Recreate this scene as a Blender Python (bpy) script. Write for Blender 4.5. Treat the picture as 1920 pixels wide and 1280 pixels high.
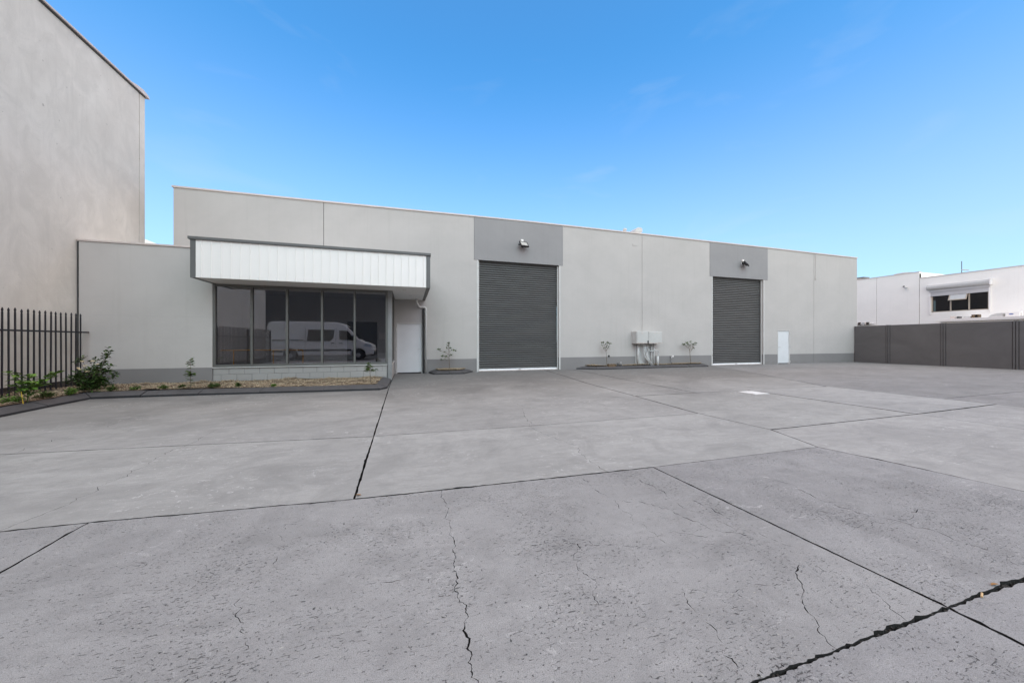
import bpy, bmesh, math, random
from mathutils import Vector, Matrix, noise
from mathutils.geometry import delaunay_2d_cdt
R = math.radians
for o in list(bpy.data.objects):
    bpy.data.objects.remove(o)
sc = bpy.context.scene
col = sc.collection
rnd = random.Random(7)

# ------------------------------------------------------------------ camera, sky, sun, exposure
YAW = R(16.8)
cam_d = bpy.data.cameras.new('camera'); cam = bpy.data.objects.new('camera', cam_d); col.objects.link(cam)
cam.location = (0, 0, 1.35); cam.rotation_euler = (R(90), 0, -YAW)
cam_d.sensor_width = 36; cam_d.lens = 12.0; cam_d.clip_end = 3000; cam_d.clip_start = 0.05
sc.camera = cam

SUN_EL, SUN_AZ = R(46), R(183)      # azimuth measured from +y, clockwise: behind the camera, slightly to its left
world = bpy.data.worlds.new('World'); sc.world = world; world.use_nodes = True
wn, wl = world.node_tree.nodes, world.node_tree.links
wn.clear()
w_out = wn.new('ShaderNodeOutputWorld'); w_bg = wn.new('ShaderNodeBackground'); w_bg.inputs[1].default_value = 0.15
sky = wn.new('ShaderNodeTexSky'); sky.sky_type = 'NISHITA'; sky.sun_disc = False
sky.sun_elevation = SUN_EL; sky.sun_rotation = SUN_AZ
sky.air_density = 1.0; sky.dust_density = 1.2; sky.ozone_density = 4.0; sky.altitude = 0
hs = wn.new('ShaderNodeHueSaturation'); hs.inputs['Saturation'].default_value = 1.25; hs.inputs['Hue'].default_value = 0.492
gm = wn.new('ShaderNodeMix'); gm.data_type = 'RGBA'; gm.blend_type = 'MULTIPLY'; gm.inputs[0].default_value = 1.0; gm.inputs[7].default_value = (0.64, 1.42, 1.55, 1)
wl.new(sky.outputs[0], hs.inputs['Color']); wl.new(hs.outputs[0], gm.inputs[6])
# pale haze that thickens towards the horizon, the same all round
tcz = wn.new('ShaderNodeTexCoord'); spz = wn.new('ShaderNodeSeparateXYZ'); wl.new(tcz.outputs['Generated'], spz.inputs[0])
hzr = wn.new('ShaderNodeValToRGB'); hzr.color_ramp.interpolation = 'EASE'
hzr.color_ramp.elements[0].position = 0.0; hzr.color_ramp.elements[0].color = (0.60, 0.60, 0.60, 1)
hzr.color_ramp.elements[1].position = 0.66; hzr.color_ramp.elements[1].color = (0.06, 0.06, 0.06, 1)
wl.new(spz.outputs[2], hzr.inputs[0])
hzm = wn.new('ShaderNodeMix'); hzm.data_type = 'RGBA'; hzm.inputs[7].default_value = (3.75, 3.42, 4.1, 1)
wl.new(hzr.outputs[0], hzm.inputs[0]); wl.new(gm.outputs[2], hzm.inputs[6])
tc = wn.new('ShaderNodeTexCoord'); mp = wn.new('ShaderNodeMapping'); mp.inputs['Scale'].default_value = (1.3, 1.3, 4.0)
mp.inputs['Rotation'].default_value = (0, R(14), R(74))
nz = wn.new('ShaderNodeTexNoise'); nz.inputs['Scale'].default_value = 2.6; nz.inputs['Detail'].default_value = 9; nz.inputs['Distortion'].default_value = 0.6
cr = wn.new('ShaderNodeValToRGB'); cr.color_ramp.elements[0].position = 0.585; cr.color_ramp.elements[1].position = 0.9
cr.color_ramp.elements[0].color = (0, 0, 0, 1); cr.color_ramp.elements[1].color = (0.20, 0.20, 0.20, 1)
mxs = wn.new('ShaderNodeMix'); mxs.data_type = 'RGBA'; mxs.inputs[7].default_value = (3.6, 3.9, 4.2, 1)
wl.new(tc.outputs['Generated'], mp.inputs[0]); wl.new(mp.outputs[0], nz.inputs['Vector']); wl.new(nz.outputs[0], cr.inputs[0])
wl.new(cr.outputs[0], mxs.inputs[0]); wl.new(hzm.outputs[2], mxs.inputs[6]); wl.new(mxs.outputs[2], w_bg.inputs[0]); wl.new(w_bg.outputs[0], w_out.inputs[0])

sun_d = bpy.data.lights.new('sun', 'SUN'); sun = bpy.data.objects.new('sun', sun_d); col.objects.link(sun)
sun_d.energy = 3.3; sun_d.angle = R(160); sun_d.color = (1.0, 0.652, 0.305)
sdir = Vector((math.sin(SUN_AZ)*math.cos(SUN_EL), math.cos(SUN_AZ)*math.cos(SUN_EL), math.sin(SUN_EL)))
sun.rotation_euler = sdir.to_track_quat('Z', 'Y').to_euler(); sun.location = (0, -10, 30)
sc.view_settings.view_transform = 'Standard'; sc.view_settings.look = 'None'
sc.view_settings.exposure = 0.55; sc.view_settings.gamma = 1.0
sc.render.engine = 'CYCLES'; sc.cycles.max_bounces = 5; sc.cycles.transparent_max_bounces = 12
try: sc.cycles.use_denoising = True
except Exception: pass

# ------------------------------------------------------------------ materials
def S2L(r, g, b):
    f = lambda c: ((c/255+0.055)/1.055)**2.4 if c/255 > 0.04045 else c/255/12.92
    return (f(r), f(g), f(b))
class NT:
    """small helper around a material's node tree"""
    def __init__(s, name):
        s.m = bpy.data.materials.new(name); s.m.use_nodes = True
        s.n = s.m.node_tree.nodes; s.l = s.m.node_tree.links
        s.b = s.n['Principled BSDF']; s.geo = None
    def set(s, **k):
        for a, v in k.items(): s.b.inputs[a.replace('_', ' ')].default_value = v
    def pos(s, scale=(1, 1, 1), rot=(0, 0, 0)):
        if s.geo is None: s.geo = s.n.new('ShaderNodeNewGeometry')
        m = s.n.new('ShaderNodeMapping'); m.inputs['Scale'].default_value = scale; m.inputs['Rotation'].default_value = rot
        s.l.new(s.geo.outputs['Position'], m.inputs[0]); return m.outputs[0]
    def noise(s, scale, detail=4, vec=None, rough=0.55, dist=0.0):
        t = s.n.new('ShaderNodeTexNoise'); t.inputs['Scale'].default_value = scale; t.inputs['Detail'].default_value = detail
        t.inputs['Roughness'].default_value = rough; t.inputs['Distortion'].default_value = dist
        s.l.new(vec if vec is not None else s.pos(), t.inputs['Vector']); return t.outputs[0]
    def voro(s, scale, vec=None, out='Distance', feature='F1'):
        t = s.n.new('ShaderNodeTexVoronoi'); t.inputs['Scale'].default_value = scale; t.feature = feature
        s.l.new(vec if vec is not None else s.pos(), t.inputs['Vector']); return t.outputs[out]
    def ramp(s, fac, stops):
        r = s.n.new('ShaderNodeValToRGB'); e = r.color_ramp.elements
        while len(e) < len(stops): e.new(0.5)
        for i, (p, c) in enumerate(stops):
            e[i].position = p; e[i].color = (c, c, c, 1) if not hasattr(c, '__len__') else (*c, 1)
        s.l.new(fac, r.inputs[0]); return r.outputs[0]
    def mix(s, fac, a, b, mode='MIX'):
        m = s.n.new('ShaderNodeMix'); m.data_type = 'RGBA'; m.blend_type = mode
        for i, v in ((0, fac), (6, a), (7, b)):
            if isinstance(v, bpy.types.NodeSocket): s.l.new(v, m.inputs[i])
            elif i == 0: m.inputs[0].default_value = v
            else: m.inputs[i].default_value = (*v, 1) if len(v) == 3 else v
        return m.outputs[2]
    def math(s, op, a, b=0.0, clamp=False):
        m = s.n.new('ShaderNodeMath'); m.operation = op; m.use_clamp = clamp
        for i, v in ((0, a), (1, b)):
            if isinstance(v, bpy.types.NodeSocket): s.l.new(v, m.inputs[i])
            else: m.inputs[i].default_value = v
        return m.outputs[0]
    def sep(s, axis):
        if s.geo is None: s.geo = s.n.new('ShaderNodeNewGeometry')
        q = s.n.new('ShaderNodeSeparateXYZ'); s.l.new(s.geo.outputs['Position'], q.inputs[0]); return q.outputs[axis]
    def objcolor(s):
        o = s.n.new('ShaderNodeObjectInfo'); return o.outputs['Color']
    def objrand(s):
        o = s.n.new('ShaderNodeObjectInfo'); return o.outputs['Random']
    def color(s, c):
        if isinstance(c, bpy.types.NodeSocket): s.l.new(c, s.b.inputs['Base Color'])
        else: s.b.inputs['Base Color'].default_value = (*c, 1)
    def bump(s, h, strength=0.2, dist=0.01):
        b = s.n.new('ShaderNodeBump'); b.inputs['Strength'].default_value = strength; b.inputs['Distance'].default_value = dist
        s.l.new(h, b.inputs['Height']); s.l.new(b.outputs[0], s.b.inputs['Normal'])

def paint(name, c, rough=0.6, var=0.05, vs=1.2, bs=60, bst=0.06, metal=0.0, spec=0.5):
    t = NT(name); d = tuple(x*(1-var*1.6) for x in c); h = tuple(min(1, x*(1+var)) for x in c)
    n = t.noise(vs, 6); t.color(t.ramp(n, [(0.3, d), (0.7, h)]))
    t.set(Roughness=rough, Metallic=metal, Specular_IOR_Level=spec)
    if bst: t.bump(t.noise(bs, 3), bst, 0.01)
    return t.m

def wall_mat(name, top, band=None, band_z=0.585, warm=0.0, big=1.0):
    """painted tilt panel: faint trowel patches, fine stipple, optional plinth band of another paint"""
    t = NT(name)
    n1 = t.noise(0.55, 7, t.pos((1, 1, 1.3)), 0.6, 0.4); n2 = t.noise(2.6, 6, t.pos((1, 1, 2.2)), 0.65, 0.8)
    lo = tuple(x*(1-0.075*big) for x in top); hi = tuple(min(1, x*(1+0.05*big)) for x in top)
    base = t.ramp(n1, [(0.28, lo), (0.72, hi)])
    base = t.mix(t.ramp(n2, [(0.42, 0.0), (0.75, 0.22*big)]), base, tuple(x*1.09 for x in top))
    drip = t.noise(1.4, 5, t.pos((5, 5, 0.22)), 0.6)
    base = t.mix(t.ramp(drip, [(0.55, 0.0), (0.8, 0.20)]), base, (top[0]*0.72, top[1]*0.71, top[2]*0.68))
    if band:
        b2 = t.ramp(n1, [(0.28, tuple(x*0.93 for x in band)), (0.72, tuple(x*1.06 for x in band))])
        wob = t.math('MULTIPLY', t.math('SUBTRACT', t.noise(2.0, 2), 0.5), 0.012)
        f = t.math('LESS_THAN', t.math('ADD', t.sep(2), wob), band_z)
        base = t.mix(f, base, b2)
        base = t.mix(t.math('MULTIPLY', t.math('LESS_THAN', t.sep(2), 0.16), t.ramp(t.noise(5, 6), [(0.45, 0.0), (0.7, 0.55)])), base, (0.2, 0.185, 0.165))
    t.color(base); t.set(Roughness=0.75, Specular_IOR_Level=0.3)
    hb = t.math('ADD', t.math('MULTIPLY', t.noise(45, 4), 0.35), t.noise(4.0, 5, None, 0.6, 0.8))
    t.bump(hb, 0.12, 0.02)
    return t.m

M = {}
M['wall'] = wall_mat('light_grey_wall_paint', (0.468, 0.438, 0.416), (0.23, 0.217, 0.213))
M['recess'] = wall_mat('mid_grey_wall_paint', (0.44, 0.42, 0.41))
M['lintel'] = wall_mat('lintel_grey_paint', (0.285, 0.273, 0.272))
M['block'] = wall_mat('block_grey_paint', (0.35, 0.335, 0.322))
M['white_wall'] = wall_mat('white_wall_paint', (0.87, 0.84, 0.79), big=0.6)
M['opp_wall'] = wall_mat('weathered_grey_render', (0.11, 0.097, 0.087))
def left_wall():
    t = NT('raw_concrete_render')
    n1 = t.noise(0.5, 8, t.pos((1, 1, 1)), 0.62, 0.7); n2 = t.noise(1.9, 8, t.pos((1, 1.0, 0.55)), 0.68, 1.0)
    a = t.ramp(n1, [(0.25, (0.55, 0.52, 0.472)), (0.5, (0.635, 0.608, 0.556)), (0.78, (0.71, 0.685, 0.635))])
    a = t.mix(t.ramp(n2, [(0.40, 0.42), (0.6, 0.0)]), a, (0.49, 0.47, 0.43))
    st = t.noise(2.2, 5, t.pos((6, 6, 0.2)), 0.6)
    a = t.mix(t.ramp(st, [(0.55, 0.0), (0.8, 0.28)]), a, (0.47, 0.445, 0.40))
    spots = t.noise(9, 3, None, 0.5)
    a = t.mix(t.ramp(spots, [(0.72, 0.0), (0.78, 0.6)]), a, (0.24, 0.225, 0.2))
    t.color(a); t.set(Roughness=0.85, Specular_IOR_Level=0.25)
    t.bump(t.math('ADD', t.noise(30, 5), t.noise(2.5, 5)), 0.16, 0.03)
    return t.m
M['left'] = left_wall()
M['dark_joint'] = paint('joint_sealant', (0.06, 0.058, 0.056), 0.9, 0.1, 6, 80, 0)
M['cap'] = paint('light_metal_flashing', (0.60, 0.52, 0.48), 0.45, 0.05, 2, 60, 0)
M['trim'] = paint('grey_metal_trim', (0.115, 0.115, 0.112), 0.5, 0.05, 2, 60, 0)
M['white_metal'] = paint('white_metal_sheet', (0.83, 0.79, 0.755), 0.5, 0.012, 1.2, 60, 0)
M['soffit'] = paint('soffit_paint', (0.80, 0.79, 0.77), 0.7, 0.04, 2, 60, 0)
M['frame'] = paint('aluminium_window_frame', (0.15, 0.148, 0.138), 0.4, 0.04, 2, 60, 0, 0.3)
M['post'] = paint('grey_corner_flashing', (0.24, 0.237, 0.235), 0.5, 0.08, 3, 20, 0.05)
M['door'] = paint('white_door_paint', (0.66, 0.665, 0.675), 0.45, 0.03, 2, 60, 0)
M['steel'] = paint('galvanised_steel', (0.55, 0.54, 0.53), 0.42, 0.08, 8, 60, 0, 0.5)
M['bright_steel'] = paint('bright_aluminium_rail', (0.86, 0.86, 0.87), 0.4, 0.03, 8, 60, 0, 0.0)
M['jamb'] = paint('door_jamb_paint', (0.56, 0.545, 0.525), 0.6, 0.05, 4, 60, 0)
M['black'] = paint('black_paint', (0.012, 0.012, 0.015), 0.45, 0.1, 5, 60, 0)
M['fence_black'] = paint('black_fence_paint', (0.010, 0.010, 0.016), 0.5, 0.2, 9, 90, 0.05)
M['pipe'] = paint('painted_pipe', (0.53, 0.52, 0.505), 0.5, 0.05, 5, 60, 0)
M['box'] = paint('meter_box_paint', (0.50, 0.49, 0.47), 0.5, 0.04, 4, 60, 0)
M['kerb'] = paint('charcoal_kerb_paint', (0.068, 0.065, 0.068), 0.65, 0.12, 5, 70, 0.15)
M['kerb_dark'] = paint('black_kerb_face', (0.016, 0.016, 0.019), 0.7, 0.2, 5, 70, 0.1)
M['soil'] = paint('bed_soil', (0.14, 0.10, 0.065), 0.95, 0.35, 9, 40, 0.4)
M['footing'] = paint('rough_footing', (0.07, 0.06, 0.05), 0.95, 0.5, 7, 30, 0.5)
M['dirt'] = paint('joint_dirt', (0.014, 0.013, 0.012), 0.95, 0.5, 14, 60, 0.3)
M['bark'] = paint('grey_brown_bark', (0.17, 0.14, 0.105), 0.9, 0.2, 20, 90, 0.2)
M['stake'] = paint('yellow_stake', (0.75, 0.52, 0.04), 0.6, 0.05, 20, 60, 0)
M['yellow'] = paint('yellow_rail_paint', (0.85, 0.40, 0.03), 0.5, 0.1, 5, 60, 0)
M['panel_dark'] = None
def dark_panel():
    t = NT('dark_fence_paint'); n = t.noise(0.8, 6, t.pos((1, 1, 1.5)), 0.6, 0.5)
    a = t.ramp(n, [(0.3, (0.098, 0.094, 0.094)), (0.7, (0.122, 0.117, 0.117))])
    a = t.mix(t.ramp(t.noise(2.5, 5, t.pos((1, 1, 14))), [(0.5, 0.0), (0.8, 0.18)]), a, (0.13, 0.125, 0.124))
    t.color(a); t.set(Roughness=0.7, Specular_IOR_Level=0.35); t.bump(t.noise(40, 4), 0.1, 0.01); return t.m
M['panel_dark'] = dark_panel()
def roller_mat():
    t = NT('roller_door_steel'); n = t.noise(1.0, 5, t.pos((1, 1, 4)))
    t.color(t.ramp(n, [(0.3, (0.076, 0.074, 0.072)), (0.7, (0.098, 0.096, 0.093))])); t.set(Roughness=0.5, Specular_IOR_Level=0.5); return t.m
M['roller'] = roller_mat()
def glass_mat(name, tint, refl):
    t = NT(name); n, l = t.n, t.l; n.remove(t.b)
    tr = n.new('ShaderNodeBsdfTransparent'); tr.inputs[0].default_value = (*tint, 1)
    gl = n.new('ShaderNodeBsdfGlossy'); gl.inputs['Roughness'].default_value = 0.0; gl.inputs[0].default_value = (0.92, 0.93, 0.97, 1)
    fr = n.new('ShaderNodeFresnel'); fr.inputs[0].default_value = refl
    nb = n.new('ShaderNodeBump'); nb.inputs['Strength'].default_value = 0.012; nb.inputs['Distance'].default_value = 0.02
    l.new(t.noise(1.1, 2), nb.inputs['Height']); l.new(nb.outputs[0], gl.inputs['Normal'])
    mx = n.new('ShaderNodeMixShader'); bf = n.new('ShaderNodeNewGeometry'); one = t.math('SUBTRACT', 1.0, bf.outputs['Backfacing']); l.new(t.math('MULTIPLY', fr.outputs[0], one), mx.inputs[0]); l.new(tr.outputs[0], mx.inputs[1]); l.new(gl.outputs[0], mx.inputs[2])
    l.new(mx.outputs[0], n['Material Output'].inputs[0]); return t.m
M['glass'] = glass_mat('tinted_window_glass', (0.66, 0.655, 0.66), 2.75)
M['glass2'] = glass_mat('smoky_window_glass', (0.3, 0.3, 0.29), 1.6)
M['room'] = paint('interior_wall', (0.68, 0.67, 0.66), 0.9, 0.03, 1, 60, 0)
M['room_floor'] = paint('interior_floor', (0.06, 0.055, 0.05), 0.6, 0.1, 2, 60, 0)

def concrete(name, coarse, c_lo, c_hi, scuff, streak):
    """yard slab: sealed concrete; coarse = worn surface with open pits and exposed grit"""
    t = NT(name)
    n1 = t.noise(0.42, 5, t.pos((1, 1.4, 1)), 0.62, 0.5); n2 = t.noise(3.4, 7, None, 0.75, 0.3)
    a = t.ramp(n1, [(0.3, c_lo), (0.7, c_hi)])
    a = t.mix(t.ramp(n2, [(0.36, 0.42), (0.54, 0.0)]), a, tuple(x*0.78 for x in c_lo))
    a = t.mix(1.0, a, t.objcolor(), 'MULTIPLY')
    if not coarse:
        # slab colour darkens towards the building, along an edge that wanders across the slabs
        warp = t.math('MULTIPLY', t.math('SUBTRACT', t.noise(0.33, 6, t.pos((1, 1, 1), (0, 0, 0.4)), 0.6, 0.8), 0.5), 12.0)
        dark_mask = t.math('MULTIPLY', t.math('SUBTRACT', t.math('ADD', t.sep(1), warp), 6.9), 0.24, True)
        a = t.mix(t.math('MULTIPLY', dark_mask, 0.82), a, (0.122, 0.118, 0.115))
    # pale scuffs, tyre scrubs and small drips left in the sealer
    sc_ = t.noise(1.7, 7, t.pos((0.6, 2.0, 1), (0, 0, R(12))), 0.78, 1.4)
    a = t.mix(t.ramp(sc_, [(0.54, 0.0), (0.70, scuff*0.8)]), a, tuple(min(1, x*1.32) for x in c_hi))
    a = t.mix(t.ramp(t.noise(1.3, 6, t.pos((1.0, 5.0, 1), (0, 0, R(-7))), 0.78, 0.6), [(0.50, 0.0), (0.68, streak*0.7)]), a, tuple(x*0.74 for x in c_lo))
    blot = t.math('MULTIPLY', t.ramp(t.noise(7.5, 5, t.pos((1, 1.6, 1), (0, 0, R(25))), 0.7, 1.8), [(0.595, 0.0), (0.64, 1.0)]), t.ramp(t.noise(0.7, 3), [(0.45, 0.0), (0.6, 1.0)]))
    a = t.mix(t.math('MULTIPLY', blot, min(1.0, scuff*1.7)), a, tuple(min(1, x*1.45) for x in c_hi))
    a = t.mix(t.ramp(t.voro(0.55, t.pos((1, 1, 1), (0, 0, 0.5))), [(0.03, 0.30), (0.14, 0.0)]), a, tuple(x*0.55 for x in c_lo))
    stain = t.ramp(t.noise(0.85, 6, t.pos((1, 1.3, 1), (0, 0, 2.1)), 0.68, 1.3), [(0.52, 0.0), (0.60, 0.22), (0.72, 0.42)])
    a = t.mix(stain, a, tuple(x*0.62 for x in c_lo))
    grain = t.noise(210, 3, None, 0.7)
    if coarse:
        dens = t.ramp(t.noise(1.5, 5, None, 0.6), [(0.34, 0.0), (0.66, 1.0)])
        g2 = t.noise(62, 4, None, 0.68, 0.5)
        dash = t.noise(1.0, 5, t.pos((26, 105, 40), (0, 0, R(-9))), 0.62, 0.5)      # tears left by the broom
        pit = t.math('MULTIPLY', t.math('SUBTRACT', g2, t.math('SUBTRACT', 0.66, t.math('MULTIPLY', dens, 0.075))), 18, True)
        pit2 = t.math('MULTIPLY', t.math('SUBTRACT', grain, t.math('SUBTRACT', 0.655, t.math('MULTIPLY', dens, 0.06))), 16, True)
        pit3 = t.math('MULTIPLY', t.math('SUBTRACT', dash, t.math('SUBTRACT', 0.655, t.math('MULTIPLY', dens, 0.075))), 16, True)
        pits = t.math('MAXIMUM', t.math('MAXIMUM', pit, t.math('MULTIPLY', pit2, 0.75)), t.math('MULTIPLY', pit3, 0.8))
        a = t.mix(t.ramp(grain, [(0.36, 0.8), (0.56, 0.0)]), a, tuple(x*0.58 for x in c_lo))
        chip = t.math('MULTIPLY', t.math('SUBTRACT', t.math('ADD', 0.335, t.math('MULTIPLY', dens, 0.035)), g2), 18, True)
        a = t.mix(t.math('MULTIPLY', chip, 0.75), a, (0.44, 0.425, 0.36))
        a = t.mix(t.math('MULTIPLY', pits, 0.88), a, (0.022, 0.021, 0.022))
        h = t.math('SUBTRACT', t.math('ADD', t.math('MULTIPLY', n2, 0.6), t.math('MULTIPLY', grain, 0.25)), t.math('MULTIPLY', pits, 0.7))
        t.bump(h, 0.7, 0.008)
        t.set(Roughness=0.82, Specular_IOR_Level=0.18)
    else:
        g2 = t.noise(40, 4, None, 0.7, 0.5)
        pit = t.math('MULTIPLY', t.math('SUBTRACT', g2, 0.68), 20, True)
        a = t.mix(t.ramp(grain, [(0.36, 0.42), (0.58, 0.0)]), a, tuple(x*0.66 for x in c_lo))
        a = t.mix(t.math('MULTIPLY', pit, 0.6), a, (0.05, 0.05, 0.05))
        t.bump(t.math('ADD', t.math('MULTIPLY', n2, 0.5), t.math('MULTIPLY', grain, 0.2)), 0.28, 0.006)
        t.set(Roughness=0.7, Specular_IOR_Level=0.16)
    t.color(a)
    return t.m
M['coarse'] = concrete('worn_sealed_concrete', True, (0.285, 0.277, 0.273), (0.378, 0.369, 0.362), 0.36, 0.4)
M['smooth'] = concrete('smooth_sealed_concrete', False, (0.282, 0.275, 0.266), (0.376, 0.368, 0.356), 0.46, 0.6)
M['brushed'] = concrete('brushed_sealed_concrete', True, (0.245, 0.239, 0.236), (0.325, 0.318, 0.312), 0.5, 0.6)

def leaf_mat(name, c1, c2, c3):
    t = NT(name); r = t.noise(14, 2)
    t.color(t.ramp(r, [(0.3, c1), (0.5, c2), (0.72, c3)])); t.set(Roughness=0.55, Specular_IOR_Level=0.22); return t.m
M['leaf_dark'] = leaf_mat('dark_glossy_leaf', (0.016, 0.032, 0.009), (0.035, 0.068, 0.016), (0.085, 0.14, 0.032))
M['leaf_pale'] = leaf_mat('fresh_green_leaf', (0.05, 0.11, 0.015), (0.10, 0.19, 0.03), (0.20, 0.30, 0.055))
M['leaf_mid'] = leaf_mat('mid_green_leaf', (0.028, 0.05, 0.012), (0.06, 0.10, 0.024), (0.12, 0.17, 0.04))
M['flower'] = paint('cream_flower', (0.72, 0.60, 0.40), 0.7, 0.1, 30, 60, 0)
def chip_mat():
    t = NT('wood_chip'); t.color(t.ramp(t.noise(38, 2), [(0.25, (0.09, 0.066, 0.044)), (0.42, (0.27, 0.20, 0.13)), (0.58, (0.44, 0.35, 0.24)), (0.78, (0.62, 0.54, 0.41))]))
    t.set(Roughness=0.9); return t.m
M['chip'] = chip_mat()
M['asphalt'] = paint('road_asphalt', (0.05, 0.05, 0.052), 0.9, 0.3, 3, 60, 0.3)
M['ground'] = paint('bare_ground', (0.06, 0.055, 0.05), 0.95, 0.4, 0.5, 10, 0.3)

# ------------------------------------------------------------------ mesh helpers
ORG = {}
def org(o): return ORG.get(o.name, Vector((0, 0, 0)))
def mesh(name, V, F, mat, smooth=False):
    m = bpy.data.meshes.new(name); m.from_pydata([tuple(v) for v in V], [], F); m.update()
    for x in (mat if isinstance(mat, (list, tuple)) else [mat]): m.materials.append(x)
    if smooth:
        for p in m.polygons: p.use_smooth = True
    return m
def link(name, me, parent=None, loc=(0, 0, 0)):
    o = bpy.data.objects.new(name, me); col.objects.link(o); o.location = loc
    if parent is not None: o.parent = parent
    return o
def part(name, VF, mat, parent=None, smooth=False, mi=None):
    """mesh in world coordinates, stored relative to the origin of its thing"""
    V, F = VF[:2]
    g = org(parent) if parent is not None else Vector((0, 0, 0))
    me = mesh(name, [Vector(v)-g for v in V], F, mat, smooth)
    if mi:
        for p, k in zip(me.polygons, mi): p.material_index = k
    o = link(name, me, parent)
    ORG[o.name] = g
    return o
def tag(o, label=None, cat=None, group=None, kind=None):
    for k, v in (('label', label), ('category', cat), ('group', group), ('kind', kind)):
        if v: o[k] = v
    return o
def thing(name, loc, label, cat, group=None):
    o = bpy.data.objects.new(name, None); col.objects.link(o); o.location = loc; o.empty_display_size = 0.2
    ORG[o.name] = Vector(loc)
    return tag(o, label, cat, group)
def cat_(*vfs):
    V, F = [], []
    for v, f in vfs:
        k = len(V); V += list(v); F += [tuple(i+k for i in q) for q in f]
    return V, F
def box(x0, x1, y0, y1, z0, z1):
    V = [(x, y, z) for x in (x0, x1) for y in (y0, y1) for z in (z0, z1)]
    return V, [(0, 1, 3, 2), (4, 6, 7, 5), (0, 4, 5, 1), (2, 3, 7, 6), (0, 2, 6, 4), (1, 5, 7, 3)]
def bbox(x0, x1, y0, y1, z0, z1, b=0.006):
    """box with chamfered edges"""
    bm = bmesh.new(); V, F = box(x0, x1, y0, y1, z0, z1)
    vs = [bm.verts.new(v) for v in V]
    for f in F: bm.faces.new([vs[i] for i in f])
    bmesh.ops.bevel(bm, geom=list(bm.edges), offset=b, segments=1, affect='EDGES')
    bmesh.ops.recalc_face_normals(bm, faces=bm.faces)
    bm.verts.index_update(); out = ([v.co.copy() for v in bm.verts], [tuple(v.index for v in f.verts) for f in bm.faces]); bm.free(); return out
def xf(vf, m): return [m @ Vector(v) for v in vf[0]], vf[1]
def prism_y(poly, y0, y1):
    """polygon in x,z extruded along y"""
    n = len(poly); V = [(x, y0, z) for x, z in poly]+[(x, y1, z) for x, z in poly]
    a = sum(poly[i][0]*poly[(i+1) % n][1]-poly[(i+1) % n][0]*poly[i][1] for i in range(n))
    F = [tuple(range(n)), tuple(range(2*n-1, n-1, -1))]+[(i, i+n, (i+1) % n+n, (i+1) % n) for i in range(n)]
    if a < 0: F = [tuple(reversed(f)) for f in F]
    return V, F
def prism_x(poly, x0, x1):
    V, F = prism_y(poly, x0, x1); return [(y, x, z) for x, y, z in V], [tuple(reversed(f)) for f in F]
def prism_z(poly, z0, z1):
    n = len(poly); V = [(x, y, z0) for x, y in poly]+[(x, y, z1) for x, y in poly]
    a = sum(poly[i][0]*poly[(i+1) % n][1]-poly[(i+1) % n][0]*poly[i][1] for i in range(n))
    F = [tuple(range(n-1, -1, -1)), tuple(range(n, 2*n))]+[(i, (i+1) % n, (i+1) % n+n, i+n) for i in range(n)]
    if a < 0: F = [tuple(reversed(f)) for f in F]
    return V, F
def tube(P, r, n=10, cap=True):
    """round tube along a polyline; r a number or one radius per point"""
    P = [Vector(p) for p in P]; rs = r if hasattr(r, '__len__') else [r]*len(P)
    V, F = [], []; up = Vector((0.13, 0.21, 0.97))
    prev = None
    for i, p in enumerate(P):
        d = (P[min(i+1, len(P)-1)]-P[max(i-1, 0)]).normalized()
        if prev is None:
            u = d.cross(up); u = u if u.length > 1e-3 else d.cross(Vector((1, 0, 0))); u.normalize()
        else:
            u = (prev-d*prev.dot(d)).normalized()
        prev = u; w = d.cross(u)
        for k in range(n):
            a = 2*math.pi*k/n; V.append(p+(u*math.cos(a)+w*math.sin(a))*rs[i])
    for i in range(len(P)-1):
        for k in range(n):
            F.append((i*n+k, i*n+(k+1) % n, (i+1)*n+(k+1) % n, (i+1)*n+k))
    if cap: F += [tuple(range(n-1, -1, -1)), tuple(range((len(P)-1)*n, len(P)*n))]
    return V, F
def bend(P, rad=0.08, seg=5):
    """polyline with rounded corners"""
    P = [Vector(p) for p in P]; out = [P[0]]
    for i in range(1, len(P)-1):
        a, b = (P[i-1]-P[i]), (P[i+1]-P[i]); q = min(rad, a.length*0.45, b.length*0.45)
        s, e = P[i]+a.normalized()*q, P[i]+b.normalized()*q
        for k in range(seg+1):
            t = k/seg; out.append(s*(1-t)**2+P[i]*2*t*(1-t)+e*t*t)
    return out+[P[-1]]
def lathe(prof, c, n=16):
    V, F = [], []
    for r, z in prof:
        for k in range(n):
            a = 2*math.pi*k/n; V.append((c[0]+r*math.cos(a), c[1]+r*math.sin(a), c[2]+z))
    for i in range(len(prof)-1):
        for k in range(n): F.append((i*n+k, i*n+(k+1) % n, (i+1)*n+(k+1) % n, (i+1)*n+k))
    F += [tuple(range(n-1, -1, -1)), tuple(range((len(prof)-1)*n, len(prof)*n))]
    return V, F

# ------------------------------------------------------------------ ground and yard slabs
g = part('ground', ([(-900, -900, -0.2), (900, -900, -0.2), (900, 900, -0.2), (-900, 900, -0.2)], [(0, 1, 2, 3)]), M['ground'])
tag(g, kind='structure')
rd = part('road', ([(-60, -15.4, 0.004), (60, -15.4, 0.004), (60, -4.02, 0.004), (-60, -4.02, 0.004)], [(0, 1, 2, 3)]), M['asphalt'])
tag(rd, kind='structure')
yard = part('concrete_yard', ([(-9.2, -4.4, -0.14), (28.6, -4.4, -0.14), (28.6, 15.6, -0.14), (-9.2, 15.6, -0.14)], [(0, 1, 2, 3)]), M['dirt'])
tag(yard, kind='structure')

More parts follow.
